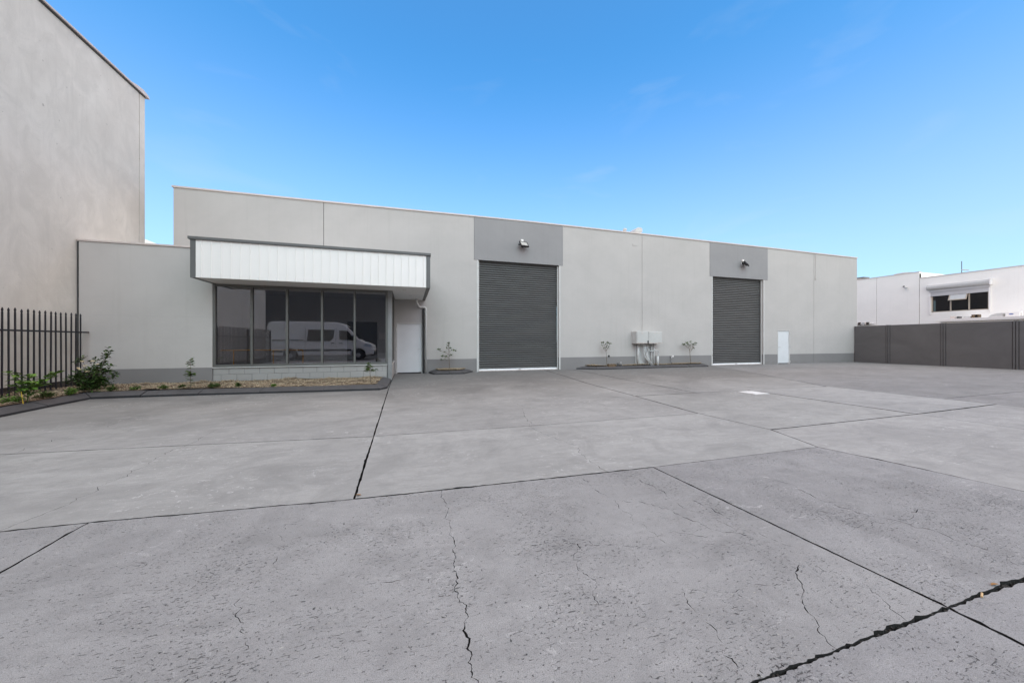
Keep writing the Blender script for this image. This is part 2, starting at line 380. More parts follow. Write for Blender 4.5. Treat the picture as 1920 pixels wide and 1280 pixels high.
def jag(a, b, w, rough, seed, step0=0.02):
    """points from a to b (excluding b), pushed to the left of the direction by w plus ragged noise"""
    a, b = Vector(a), Vector(b); d = b-a; L = d.length; d.normalize(); nrm = Vector((-d.y, d.x))
    pts, s = [], 0.0
    while s < L:
        p = a+d*s; dist = max(1.0, math.hypot(p.x, p.y))
        k = noise.fractal(Vector((p.x*11+seed, p.y*11, seed*1.7)), 0.45, 2.3, 6)
        spike = max(0.0, noise.noise(Vector((p.x*2.3, p.y*2.3, seed)))-0.15)*1.8+max(0.0, noise.noise(Vector((p.x*8.0, p.y*8.0, seed+4)))-0.22)*2.2
        off = w+rough*(0.45*abs(k)+0.02)+rough*spike*(0.35+0.9*abs(k))+rough*0.42*max(0.0, noise.noise(Vector((p.x*63, p.y*63, seed+9))))
        pts.append(p+nrm*off); s += step0*0.6*max(1.0, (dist/1.5)**1.6) if rough > 0.0005 else 0.6
    return pts
def crack_poly(P, w0, w1, amp, seed, step=0.008):
    """closed thin polygon around a wandering centre line"""
    P = [Vector(p) for p in P]; c = []
    tot = sum((P[i+1]-P[i]).length for i in range(len(P)-1)); run = 0
    for i in range(len(P)-1):
        d = P[i+1]-P[i]; L = d.length; dist = max(1.0, P[i].length); st = step*max(1.0, (dist/1.5)**1.5); n = max(2, int(L/st))
        u = d.normalized(); q = Vector((-u.y, u.x))
        for k in range(n):
            p = P[i]+d*(k/n); s = (run+L*k/n)/tot
            j = noise.fractal(Vector((p.x*6+seed, p.y*6, seed)), 0.8, 2.2, 5)*amp + noise.noise(Vector((p.x*37, p.y*37, seed)))*amp*0.30 + noise.noise(Vector((p.x*95, p.y*95, seed)))*amp*0.16
            wv = (w0+(w1-w0)*s)*(max(0.02, 3.0*abs(noise.noise(Vector((p.x*13, p.y*13, seed+5))))-0.22) if max(w0, w1) < 0.0058 else 0.15+1.9*abs(noise.noise(Vector((p.x*17, p.y*17, seed+5)))))
            c.append((p+q*j, q, wv))
        run += L
    c.append((P[-1], q, 0.0))
    left = [p+q*w*0.5 for p, q, w in c]; right = [p-q*w*0.5 for p, q, w in c[1:-1]]
    return left+right[::-1]
def inside(p, poly):
    x, y = p; c = False; n = len(poly); j = n-1
    for i in range(n):
        xi, yi = poly[i]; xj, yj = poly[j]
        if (yi > y) != (yj > y) and x < (xj-xi)*(y-yi)/(yj-yi)+xi: c = not c
        j = i
    return c
def slab(corners, joints, mat, tone, cracks=(), dz=0.0, seed=1.0):
    """one concrete slab: ragged joints along each edge, cracks cut right through the top"""
    n = len(corners); out = []
    for i in range(n):
        w, r = joints[i]; out += jag(corners[i], corners[(i+1) % n], w, r, seed+i*3.1)
    # drop points that fall outside when neighbouring edges are inset
    vs = [Vector((p.x, p.y)) for p in out]; k = len(vs); edges = [(i, (i+1) % k) for i in range(k)]
    holes = []
    for cp in cracks:
        b = len(vs); vs += [Vector((p.x, p.y)) for p in cp]; m = len(cp); edges += [(b+i, b+(i+1) % m) for i in range(m)]
        holes.append([(p.x, p.y) for p in cp])
    rv, re, rf, _, _, _ = delaunay_2d_cdt(vs, edges, [], 0, 1e-5)
    outline = [(p.x, p.y) for p in out]
    hb = [(min(p[0] for p in h), max(p[0] for p in h), min(p[1] for p in h), max(p[1] for p in h)) for h in holes]
    F = []
    for f in rf:
        c = sum((rv[i] for i in f), Vector((0, 0)))/len(f)
        if not inside(c, outline): continue
        if any(q[0] <= c.x <= q[1] and q[2] <= c.y <= q[3] and inside(c, h) for q, h in zip(hb, holes)): continue
        F.append(tuple(f))
    top = dz
    V = [(p.x, p.y, top) for p in rv]; nv = len(V); cnt = {}
    for f in F:
        for i in range(len(f)):
            e = (f[i], f[(i+1) % len(f)]); cnt[e] = cnt.get(e, 0)+1
    V += [(p.x, p.y, -0.15) for p in rv]; nt = len(F)
    for (a, b) in list(cnt):
        if (b, a) not in cnt: F.append((b, a, a+nv, b+nv))
    o = part('concrete_slab', (V, F), [mat, M['dirt']], yard, mi=[0]*nt+[1]*(len(F)-nt)); o.color = (*tone, 1) if hasattr(tone, '__len__') else (tone, tone, tone, 1)
    return o
J = lambda w, r: (w, r)
fine, thin, none_ = J(0.0024, 0.013), J(0.009, 0.008), J(0.002, 0.0); brk = J(0.0004, 0.016); far = J(0.013, 0.012)
cut = J(0.0065, 0.010); wide = J(0.0, 0.021)
# big cracks that run through single slabs (x, y)
c1 = crack_poly([(0.27, 3.18), (0.29, 2.75), (0.30, 2.35), (0.25, 2.05), (0.23, 1.85), (0.265, 1.63), (0.24, 1.43), (0.27, 1.30), (0.24, 0.98)], 0.004, 0.011, 0.045, 2.0)
c2 = crack_poly([(1.65, 3.13), (1.62, 2.8), (1.66, 2.57), (1.63, 2.2), (1.66, 1.94), (1.72, 1.70)], 0.005, 0.003, 0.05, 5.0)
c2b = crack_poly([(2.02, 3.10), (2.14, 2.90), (2.2, 2.6), (2.12, 2.3), (2.24, 2.05), (2.2, 1.85)], 0.0045, 0.003, 0.05, 25.0)
c5 = crack_poly([(2.26, 1.49), (2.15, 1.42), (2.06, 1.34), (1.95, 1.25), (1.87, 1.16), (1.77, 0.99)], 0.007, 0.008, 0.03, 9.0)
c6 = crack_poly([(1.42, 1.50), (1.36, 1.36), (1.38, 1.25), (1.30, 1.15), (1.34, 0.99)], 0.003, 0.005, 0.03, 11.0)
c7 = crack_poly([(2.36, 1.72), (2.45, 1.55), (2.34, 1.40), (2.41, 1.22), (2.30, 1.0)], 0.005, 0.0035, 0.04, 13.0)
c8 = crack_poly([(1.15, 2.02), (1.45, 1.94), (1.75, 1.98), (2.0, 1.86)], 0.003, 0.003, 0.04, 15.0)
c9 = crack_poly([(1.45, 1.5), (1.62, 1.44), (1.85, 1.43), (2.08, 1.36)], 0.0028, 0.0034, 0.04, 17.0)
c10 = crack_poly([(-0.25, 2.05), (0.0, 2.03), (0.16, 2.02)], 0.003, 0.001, 0.02, 19.0)
c3a = crack_poly([(2.20, 7.25), (2.32, 6.8), (2.12, 6.2), (2.01, 5.84), (1.95, 5.5), (1.84, 5.12)], 0.006, 0.007, 0.08, 21.0)
c3b = crack_poly([(1.84, 5.22), (1.83, 4.95), (1.92, 4.44), (2.0, 4.2), (2.06, 3.94), (1.96, 3.6), (1.97, 3.02)], 0.008, 0.005, 0.07, 23.0)
cy = crack_poly([(2.4, 7.28), (3.3, 7.25), (4.3, 7.22), (5.40, 7.20)], 0.004, 0.010, 0.02, 27.0)
cd = crack_poly([(0.62, 15.2), (0.60, 14.0), (0.42, 12.8)], 0.012, 0.006, 0.03, 29.0)
c4a = crack_poly([(-2.84, 3.30), (-2.74, 3.6), (-2.72, 3.9), (-2.78, 4.24), (-2.72, 4.6), (-2.80, 5.1), (-2.79, 5.56)], 0.006, 0.006, 0.07, 31.0)
c4b = crack_poly([(-2.79, 5.40), (-2.76, 5.7), (-2.83, 6.1), (-2.80, 6.6)], 0.007, 0.002, 0.05, 33.0)
c4c = crack_poly([(-4.55, 4.5), (-4.55, 5.0), (-4.6, 5.75)], 0.004, 0.006, 0.06, 35.0)
c4d = crack_poly([(-4.60, 5.55), (-4.66, 6.3), (-4.6, 7.0), (-4.72, 8.0)], 0.008, 0.003, 0.08, 37.0)
c12 = crack_poly([(5.95, 1.35), (6.05, 1.7), (6.0, 2.05), (6.15, 2.4)], 0.004, 0.002, 0.05, 39.0)
c13 = crack_poly([(4.55, 2.55), (4.5, 2.2), (4.62, 1.8), (4.58, 1.5)], 0.003, 0.003, 0.05, 41.0)

c14 = crack_poly([(0.90, 1.50), (1.0, 1.7), (0.94, 1.9), (1.1, 2.05)], 0.004, 0.004, 0.05, 43.0)
c15 = crack_poly([(1.66, 2.57), (1.85, 2.45), (2.0, 2.2), (2.08, 1.95), (2.26, 1.80)], 0.004, 0.0045, 0.06, 45.0)
c16 = crack_poly([(2.30, 2.35), (2.36, 2.1), (2.30, 1.9), (2.36, 1.72)], 0.005, 0.005, 0.05, 47.0)
c17 = crack_poly([(3.3, 2.7), (3.45, 2.3), (3.38, 1.9), (3.6, 1.45), (3.52, 1.0)], 0.0045, 0.005, 0.07, 49.0)
c18 = crack_poly([(-0.9, 2.9), (-0.75, 2.5), (-0.85, 2.1), (-0.7, 1.75)], 0.003, 0.004, 0.07, 51.0)
c19 = crack_poly([(3.2, 1.62), (3.5, 1.60), (3.9, 1.66), (4.2, 1.58)], 0.004, 0.004, 0.05, 53.0)
CO, SM, BR = M['coarse'], M['smooth'], M['brushed']
V_ = (1.0, 1.0, 1.0)
slabs = [
 # near row of worn slabs
 ([(-9, 1.02), (-2.28, 1.02), (-2.29, 3.35), (-9, 3.62)], [wide, fine, brk, none_], CO, V_, (), 0.0),
 ([(-2.28, 1.02), (2.62, 1.02), (2.51, 3.07), (0.3, 3.155), (-0.45, 3.19), (-2.29, 3.35)], [wide, fine, J(.0004, .014), J(.0006, .028), brk, fine], CO, V_, (c1, c2, c2b, c5, c6, c7, c8, c9, c10, c14, c15, c16, c18), 0.0),
 ([(2.62, 1.02), (5.40, 1.02), (5.18, 2.31), (5.0, 3.045), (2.51, 3.07)], [wide, fine, J(.002, .012), J(.0004, .008), fine], CO, (0.96, 0.96, 0.97), (c13, c17, c19), 0.003),
 # slabs beside and behind the camera
 ([(-9, -4), (2.72, -4), (2.62, 1.02), (-9, 1.02)], [none_, fine, wide, none_], CO, (0.97, 0.97, 0.99), (), -0.004),
 ([(2.72, -4), (5.5, -4), (5.40, 1.02), (2.62, 1.02)], [none_, fine, wide, fine], CO, (0.96, 0.96, 0.98), (), -0.002),
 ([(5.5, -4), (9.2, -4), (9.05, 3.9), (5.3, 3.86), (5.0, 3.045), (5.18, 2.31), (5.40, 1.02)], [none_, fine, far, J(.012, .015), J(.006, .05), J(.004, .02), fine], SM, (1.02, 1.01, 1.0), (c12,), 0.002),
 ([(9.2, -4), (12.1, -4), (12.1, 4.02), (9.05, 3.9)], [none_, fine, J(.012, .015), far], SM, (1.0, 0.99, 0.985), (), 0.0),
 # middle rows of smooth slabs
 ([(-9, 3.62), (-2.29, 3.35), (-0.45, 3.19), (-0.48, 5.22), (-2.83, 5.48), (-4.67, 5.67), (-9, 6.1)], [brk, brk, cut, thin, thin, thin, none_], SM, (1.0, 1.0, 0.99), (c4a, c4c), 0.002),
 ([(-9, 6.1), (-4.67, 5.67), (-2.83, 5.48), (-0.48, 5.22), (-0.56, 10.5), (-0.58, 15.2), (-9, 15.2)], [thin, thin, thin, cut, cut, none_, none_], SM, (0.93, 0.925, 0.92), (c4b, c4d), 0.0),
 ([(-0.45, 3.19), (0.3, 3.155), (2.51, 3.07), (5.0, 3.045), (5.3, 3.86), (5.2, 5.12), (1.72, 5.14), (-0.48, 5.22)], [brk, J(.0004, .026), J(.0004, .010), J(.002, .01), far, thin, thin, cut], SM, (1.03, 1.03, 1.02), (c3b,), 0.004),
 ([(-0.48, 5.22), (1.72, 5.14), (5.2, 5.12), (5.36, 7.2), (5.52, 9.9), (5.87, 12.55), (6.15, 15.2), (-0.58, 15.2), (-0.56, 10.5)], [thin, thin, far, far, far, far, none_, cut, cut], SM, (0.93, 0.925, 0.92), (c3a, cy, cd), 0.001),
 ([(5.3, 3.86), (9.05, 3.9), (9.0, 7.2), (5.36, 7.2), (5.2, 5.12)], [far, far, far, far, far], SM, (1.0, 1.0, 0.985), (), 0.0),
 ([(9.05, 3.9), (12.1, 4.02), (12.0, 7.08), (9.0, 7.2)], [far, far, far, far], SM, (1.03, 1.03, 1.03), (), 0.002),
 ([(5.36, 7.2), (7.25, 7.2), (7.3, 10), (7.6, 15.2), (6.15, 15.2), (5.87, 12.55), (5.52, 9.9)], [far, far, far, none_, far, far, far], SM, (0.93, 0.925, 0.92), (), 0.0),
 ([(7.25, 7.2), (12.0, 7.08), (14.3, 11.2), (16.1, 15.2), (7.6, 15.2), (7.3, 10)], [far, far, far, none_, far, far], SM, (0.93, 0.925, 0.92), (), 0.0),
 # brushed slabs on the right
 ([(12.1, 4.78), (28.4, 5.0), (28.4, 15.2), (16.1, 15.2), (14.3, 11.2), (12.0, 7.08)], [thin, none_, none_, fine, fine, fine], BR, (0.93, 0.925, 0.925), (), 0.0),
 ([(12.1, -4), (28.4, -4), (28.4, 5.0), (12.1, 4.78)], [none_, none_, thin, fine], BR, (1.0, 0.99, 0.99), (), 0.001),
]
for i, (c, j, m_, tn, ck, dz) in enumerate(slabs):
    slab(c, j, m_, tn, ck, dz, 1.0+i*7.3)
cov = part('pit_cover', bbox(8.42, 8.90, 6.50, 6.98, 0.0, 0.014, 0.004), paint('pale_cover_concrete', (0.62, 0.61, 0.60), 0.8, 0.08, 9, 60, 0.1))
tag(cov, 'pale square pit cover set in the grey yard concrete', 'pit cover')

# ------------------------------------------------------------------ warehouse
WY = 15.03                       # front face of the big shed
wh = thing('warehouse', (10.2, WY, 0), 'long grey painted warehouse with two dark roller doors', 'warehouse')
TOP = [(-7.98, 6.83), (-3.22, 6.86), (2.78, 6.92), (5.0, 6.94), (11.6, 6.935), (16.06, 6.92), (20.4, 6.915), (24.32, 6.89), (28.4, 6.875)]
def top(x):
    for (a, za), (b, zb) in zip(TOP, TOP[1:]):
        if a <= x <= b: return za+(zb-za)*(x-a)/(b-a)
    return TOP[-1][1]
G_ = 0.009                       # half a panel joint
T_ = 0.2
def wpanel(poly): return part('wall_panel', prism_y(poly, WY, WY+T_), M['wall'], wh)
wpanel([(-7.98, 0), (-3.22-G_, 0), (-3.22-G_, top(-3.22)), (-7.98, top(-7.98))])
wpanel([(-3.22+G_, 0), (-0.50, 0), (-0.50, 2.13), (0.54, 2.13), (0.54, 0), (2.97, 0), (2.97, 4.99), (2.78-G_, 4.99), (2.78-G_, top(2.78)), (-3.22+G_, top(-3.22))])
wpanel([(6.89, 0), (11.6-G_, 0), (11.6-G_, top(11.6)), (7.09+G_, top(7.09)), (7.09+G_, 4.99), (6.89, 4.99)])
wpanel([(11.6+G_, 0), (16.25, 0), (16.25, 4.99), (16.06-G_, 4.99), (16.06-G_, top(16.06)), (11.6+G_, top(11.6))])
wpanel([(20.06, 0), (21.22, 0), (21.22, 2.03), (22.22, 2.03), (22.22, 0), (24.32-G_, 0), (24.32-G_, top(24.32)), (20.4+G_, top(20.4)), (20.4+G_, 4.99), (20.06, 4.99)])
wpanel([(24.32+G_, 0), (28.4, 0), (28.4, top(28.4)), (24.32+G_, top(24.32))])
for a, b in ((2.78, 7.09), (16.06, 20.4)):
    part('lintel_panel', prism_y([(a, 4.995), (b, 4.995), (b, top(b)), (a, top(a))], WY-0.012, WY+T_), M['lintel'], wh)
part('joint_backing', box(-7.9, 28.3, WY+0.05, WY+0.06, 5.05, 6.8), M['dark_joint'], wh)
for x in (-3.22, 11.6, 24.32):
    part('panel_joint', box(x-0.03, x+0.03, WY+0.03, WY+0.045, 0, top(x)-0.02), M['dark_joint'], wh)
# parapet flashing follows the slight camber of the panels
V, F = [], []
for x, z in TOP:
    for y, dz in ((WY-0.035, -0.03), (WY-0.035, 0.03), (WY+0.25, 0.04), (WY+0.25, -0.03)): V.append((x+(-0.04 if x == TOP[0][0] else 0.02 if x == TOP[-1][0] else 0), y, z+dz))
for i in range(len(TOP)-1):
    for k in range(4): F.append((i*4+k, i*4+(k+1) % 4, i*4+4+(k+1) % 4, i*4+4+k))
F += [(3, 2, 1, 0), tuple(len(V)-4+k for k in range(4))]
part('parapet_flashing', (V, F), M['cap'], wh)
part('side_wall', box(-7.98, -7.78, WY+T_, 45, 0, 6.8), M['wall'], wh)
part('side_wall', box(28.2, 28.4, WY+T_, 45, 0, 6.84), M['wall'], wh)
part('roof', box(-7.78, 28.2, WY+T_, 45, 6.30, 6.40), M['white_metal'], wh)

def roller(x0, x1, ztop, mid_lock):
    c0, c1 = x0+0.04, x1-0.04; y = WY+0.16; pitch = 0.1; z0 = 0.10; V, F = [], []
    prof = []; z = z0
    while z < ztop:                                   # curtain of lapped convex slats
        for t_, d in ((0.0, 0.026), (0.12, 0.020), (0.30, -0.004), (0.5, -0.014), (0.74, -0.010), (0.88, 0.004), (0.90, 0.026)): prof.append((y+d*1.1, z+pitch*t_))
        z += pitch
    for yy, zz in prof: V += [(c0, yy, zz), (c1, yy, zz)]
    F = [(2*i, 2*i+1, 2*i+3, 2*i+2) for i in range(len(prof)-1)]
    d = part('roller_door', (V, F), M['roller'], wh, smooth=False)
    d['label'] = 'dark grey corrugated roller shutter closed to the ground'
    part('bottom_rail', bbox(c0, c1, y-0.035, y+0.03, 0.028, 0.10, 0.006), M['bright_steel'], d)
    part('threshold', box(c0, c1, y-0.09, y+0.06, 0.006, 0.026), M['cap'], d)
    part('lock', cat_(bbox(mid_lock-0.05, mid_lock+0.05, y-0.06, y-0.035, 0.05, 0.085, 0.004)), M['steel'], d)
    for xa, xb in ((x0-0.012, x0+0.05), (x1-0.05, x1+0.012)):
        part('guide_rail', cat_(box(xa, xb, WY+0.09, WY+0.125, 0.02, ztop-0.02)), M['jamb'], d)
    part('drum_shadow_box', box(x0, x1, y+0.10, y+0.5, 0.0, 5.6), M['dark_joint'], d)
    for xa, xb in ((x0-0.075, x0-0.002), (x1+0.002, x1+0.075)):
        part('jamb', bbox(xa, xb, WY-0.014, WY+0.02, 0.0, 4.985, 0.004), M['jamb'], d)
roller(2.97, 6.89, 4.99, 4.95)
roller(16.25, 20.06, 4.99, 18.1)

def steel_door(x0, x1, z1, handle_left, hinges_right, hinge_len):
    d = part('door', bbox(x0+0.03, x1-0.03, WY+0.03, WY+0.075, 0.045, z1-0.04, 0.004), M['door'], wh)
    part('door_frame', cat_(box(x0, x0+0.03, WY-0.008, WY+0.1, 0, z1), box(x1-0.03, x1, WY-0.008, WY+0.1, 0, z1), box(x0+0.03, x1-0.03, WY-0.008, WY+0.1, z1-0.04, z1)), M['jamb'], d)
    part('sill', box(x0+0.03, x1-0.03, WY-0.01, WY+0.09, 0.005, 0.035), M['cap'], d)
    hx = x0+0.09 if handle_left else x1-0.09
    for z in (1.02, 0.94):
        part('handle', cat_(lathe([(0.028, 0), (0.028, 0.012)], (0, 0, 0), 12)), M['steel'], d)
        o = d.children[-1]; o.data.transform(Matrix.Translation(Vector((hx, WY+0.03, z))-org(d)) @ Matrix.Rotation(R(90), 4, 'X'))
    s = 1 if handle_left else -1
    part('handle', cat_(tube(bend([(hx, WY+0.02, 1.02), (hx, WY-0.03, 1.02), (hx+0.11*s, WY-0.03, 1.015)], 0.02), 0.009, 8)), M['steel'], d)
    hxx = x1 if hinges_right else x0
    for z in (0.14, 1.04, 1.86):
        sg = 1 if hinges_right else -1
        part('hinge', cat_(tube([(hxx+0.01*sg, WY-0.02, z-0.06), (hxx+0.01*sg, WY-0.02, z+0.06)], 0.014, 8), box(min(hxx, hxx+hinge_len*sg), max(hxx, hxx+hinge_len*sg), WY-0.014, WY-0.004, z-0.02, z+0.02)), M['steel'], d)
    part('dark_gap', box(x0+0.01, x1-0.01, WY+0.12, WY+0.14, 0, z1), M['dark_joint'], d)
    return d
steel_door(-0.50, 0.54, 2.13, False, False, 0.04)['label'] = 'white steel door under the canopy'
steel_door(21.22, 22.22, 2.03, True, True, 0.07)['label'] = 'narrow white steel door right of the second roller door'
part('door_surround', prism_y([(-0.56, 0.0), (-0.502, 0.0), (-0.502, 2.132), (0.542, 2.132), (0.542, 0.0), (0.61, 0.0), (0.61, 3.06), (-0.56, 3.06)], WY-0.004, WY+0.01), M['recess'], wh)

# ------------------------------------------------------------------ office annex with shopfront and canopy
OY = 12.5
an = thing('office_annex', (-4.7, OY, 0), 'low grey office annex with tinted shopfront windows at the left end', 'office')
part('front_wall', prism_y([(-8.74, 0), (-5.69, 0), (-5.69, 4.13), (-8.74, 4.13)], OY, OY+0.2), wall_mat('annex_wall_paint', (0.515, 0.482, 0.458), (0.23, 0.217, 0.213), 0.565), an)
part('front_wall', box(-5.69, -0.60, OY, OY+0.2, 3.12, 4.13), M['wall'], an)
part('end_wall', box(-0.80, -0.60, OY+0.2, WY, 3.12, 4.13), M['wall'], an)
part('flat_roof', box(-8.74, -0.80, OY+0.2, WY, 3.9, 4.0), M['white_metal'], an)
part('parapet_flashing', bbox(-8.77, -5.71, OY-0.03, OY+0.24, 4.13, 4.185, 0.006), M['cap'], an)
for a, b in ((-8.45, -7.6), (-7.3, -7.05), (-6.9, -6.86), (-6.62, -5.9)):
    part('hairline_joint', box(a, b, OY-0.0015, OY+0.01, 2.085, 2.0905), M['recess'], an)
part('corner_gap', box(-8.79, -8.742, OY+0.02, OY+0.2, 0, 4.13), M['dark_joint'], an)
# painted concrete blocks below the windows: three and a half courses, each block its own piece
bl = mesh('concrete_block', *bbox(-0.194, 0.194, 0, 0.16, 0.003, 0.195, 0.008), M['block'])
bh = mesh('concrete_block', *bbox(-0.094, 0.094, 0, 0.16, 0.003, 0.195, 0.008), M['block'])
x0b, x1b = -5.68, -0.72
for r_ in range(3):
    z = -0.06+r_*0.2; x = x0b+(0.0 if r_ % 2 == 0 else -0.2)
    while x < x1b-0.05:
        a, b = max(x, x0b), min(x+0.4, x1b)
        if b-a > 0.30:
            o = link('concrete_block', bl, an, Vector(((a+b)/2, OY+0.012+rnd.uniform(-0.0035, 0.0035), z))-org(an)); o.scale.x = (b-a)/0.4
        elif b-a > 0.06:
            o = link('concrete_block', bh, an, Vector(((a+b)/2, OY+0.012, z))-org(an)); o.scale.x = (b-a)/0.2
        x += 0.4
part('mortar_backing', box(x0b, x1b, OY+0.017, OY+0.05, 0, 0.535), paint('painted_mortar', (0.26, 0.255, 0.25), 0.8, 0.06, 4, 60, 0.05), an)
part('window_sill', bbox(-5.69, -0.705, OY-0.03, OY+0.14, 0.540, 0.566, 0.004), M['jamb'], an)
# shopfront
fr = part('shopfront_frame', cat_(bbox(-5.69, -0.70, OY+0.005, OY+0.115, 0.568, 0.64, 0.004), bbox(-5.69, -0.70, OY+0.005, OY+0.115, 3.03, 3.10, 0.004), bbox(-5.69, -5.62, OY+0.005, OY+0.115, 0.64, 3.03, 0.004), bbox(-0.77, -0.70, OY+0.005, OY+0.115, 0.64, 3.03, 0.004)), M['frame'], an)
mull = [-5.62, -4.69, -3.73, -2.73, -1.75, -0.77]
for x in mull[1:-1]:
    part('mullion', bbox(x-0.03, x+0.03, OY-0.002, OY+0.118, 0.64, 3.03, 0.004), M['frame'], fr)
for i, (a, b) in enumerate(zip(mull, mull[1:])):
    part('pane', box(a+(0 if i == 0 else 0.031), b-(0 if i == 4 else 0.031), OY+0.058, OY+0.064, 0.64, 3.03), M['glass'], fr)
# corner flashing and the short return wall beside the door
part('corner_post', cat_(bbox(-0.70, -0.56, OY-0.015, OY+0.13, 0.02, 3.09, 0.005)), M['post'], an)
ret = part('return_wall', cat_(bbox(-0.72, -0.58, OY+0.13, WY, 0.0, 0.54, 0.005)), M['block'], an)
part('window_sill', bbox(-0.72, -0.545, OY+0.13, WY-0.02, 0.542, 0.566, 0.004), M['jamb'], ret)
rf = part('side_window_frame', cat_(box(-0.68, -0.585, OY+0.131, OY+0.19, 0.568, 3.09), box(-0.68, -0.585, WY-0.25, WY-0.012, 0.568, 3.09), box(-0.68, -0.585, OY+0.19, WY-0.25, 0.568, 0.63), box(-0.68, -0.585, OY+0.19, WY-0.25, 3.03, 3.09), box(-0.68, -0.583, 13.6, 13.66, 0.63, 3.03)), M['frame'], an)
for a, b in ((OY+0.19, 13.6), (13.66, WY-0.25)):
    part('pane', box(-0.64, -0.634, a, b, 0.63, 3.03), M['glass'], rf)
# the room behind the tinted glass
part('room_back_wall', box(-5.65, -0.75, 14.96, 15.0, 0.02, 3.1), M['room'], an)
part('room_side_wall', box(-5.72, -5.66, OY+0.2, 14.96, 0.02, 3.1), M['room'], an)
part('room_ceiling', box(-5.66, -0.75, OY+0.2, 14.96, 3.105, 3.118), M['room'], an)
part('room_floor', box(-5.66, -0.73, OY+0.18, 14.96, 0.03, 0.08), M['room_floor'], an)
idr = part('inner_door', bbox(-2.36, -1.24, 14.92, 14.955, 0.08, 2.14, 0.004), M['black'], an)
part('handle', tube(bend([(-1.34, 14.92, 1.05), (-1.34, 14.87, 1.05), (-1.46, 14.87, 1.05)], 0.02), 0.012, 8), M['steel'], idr)
part('wall_box', bbox(-1.17, -0.92, 14.88, 14.955, 1.43, 1.70, 0.006), M['white_metal'], an)
# canopy
CX0, CX1, CY, CZ0, CZ1 = -5.71, 0.665, 11.45, 3.10, 4.16
cn = part('canopy', cat_(prism_z([(CX0+0.02, CY+0.05), (CX1-0.02, CY+0.05), (CX1-0.02, WY-0.006), (-0.55, WY-0.006), (-0.55, OY-0.02), (CX0+0.02, OY-0.006)], CZ0+0.02, CZ1-0.02)), M['soffit'], an)
cn['label'] = 'box canopy clad in white ribbed sheet with grey trim'
part('soffit', prism_z([(CX0+0.02, CY+0.03), (CX1-0.02, CY+0.03), (CX1-0.02, WY-0.008), (-0.552, WY-0.008), (-0.552, OY-0.022), (CX0+0.02, OY-0.008)], CZ0, CZ0+0.018), M['soffit'], cn)
part('cap_flashing', prism_z([(CX0-0.04, CY-0.05), (CX1+0.02, CY-0.05), (CX1+0.02, WY-0.01), (-0.55, WY-0.01), (-0.55, OY-0.034), (CX0-0.04, OY-0.034)], CZ1-0.02, CZ1+0.055), M['trim'], cn)
part('end_trim', box(CX0, CX0+0.115, CY-0.012, OY-0.01, CZ0-0.005, CZ1-0.022), M['trim'], cn)
part('end_trim', box(CX1-0.12, CX1, CY-0.012, WY-0.012, CZ0-0.005, CZ1-0.022), M['trim'], cn)
x0p, x1p = CX0+0.12, CX1-0.125
pitch = 0.2275; nP = int((x1p-x0p)/pitch)
lead = x1p-x0p-nP*pitch
def fpan(w):
    pr = [(0, 0.03), (0.0, -0.010), (0.003, -0.013), (0.011, -0.013), (0.014, -0.010), (0.017, 0.0), (w-0.002, 0.0), (w-0.002, 0.03)]
    return prism_z(pr, 0, CZ1-CZ0-0.03)
pm = mesh('fascia_panel', *fpan(pitch), M['white_metal'])
xs = [x0p-(pitch-lead*0.45)+pitch*0]; 
first = mesh('fascia_panel', *prism_z([(0, 0.0), (lead*0.55-0.002, 0.0), (lead*0.55-0.002, 0.03), (0, 0.03)], 0, CZ1-CZ0-0.03), M['white_metal'])
link('fascia_panel', first, cn, Vector((x0p, CY, CZ0+0.005))-org(cn))
for i in range(nP): link('fascia_panel', pm, cn, Vector((x0p+lead*0.55+i*pitch, CY, CZ0+0.005))-org(cn))
last = mesh('fascia_panel', *fpan(lead*0.45), M['white_metal'])
link('fascia_panel', last, cn, Vector((x1p-lead*0.45, CY, CZ0+0.005))-org(cn))
for x, y in ((-0.15, 12.2), (0.05, 13.6)):
    part('soffit_fixing', box(x-0.06, x+0.06, y-0.01, y+0.01, CZ0-0.004, CZ0-0.001), M['trim'], cn)

dp = thing('downpipe', (0.69, WY-0.06, 0), 'pale round downpipe from the canopy soffit to the ground beside the white door', 'downpipe')
part('pipe', tube(bend([(0.30, WY-0.45, CZ0), (0.30, WY-0.45, 2.95), (0.42, WY-0.06, 2.80), (0.69, WY-0.06, 2.80), (0.69, WY-0.06, 0.02)], 0.10, 6), 0.045, 14), M['pipe'], dp, True)
for z in (0.9, 2.3): part('clip', box(0.635, 0.745, WY-0.03, WY-0.006, z, z+0.03), M['steel'], dp)
part('bracket', box(0.63, 0.75, WY-0.11, WY-0.012, 2.60, 2.63), M['pipe'], dp)
bp = part('black_strip', tube(bend([(0.585, WY-0.06, 2.72), (0.585, WY-0.06, 0.0)], 0.05), 0.033, 12), M['black'])  # thin black upright strip next to the downpipe
tag(bp, 'black vertical strip beside the pale downpipe', 'pipe')

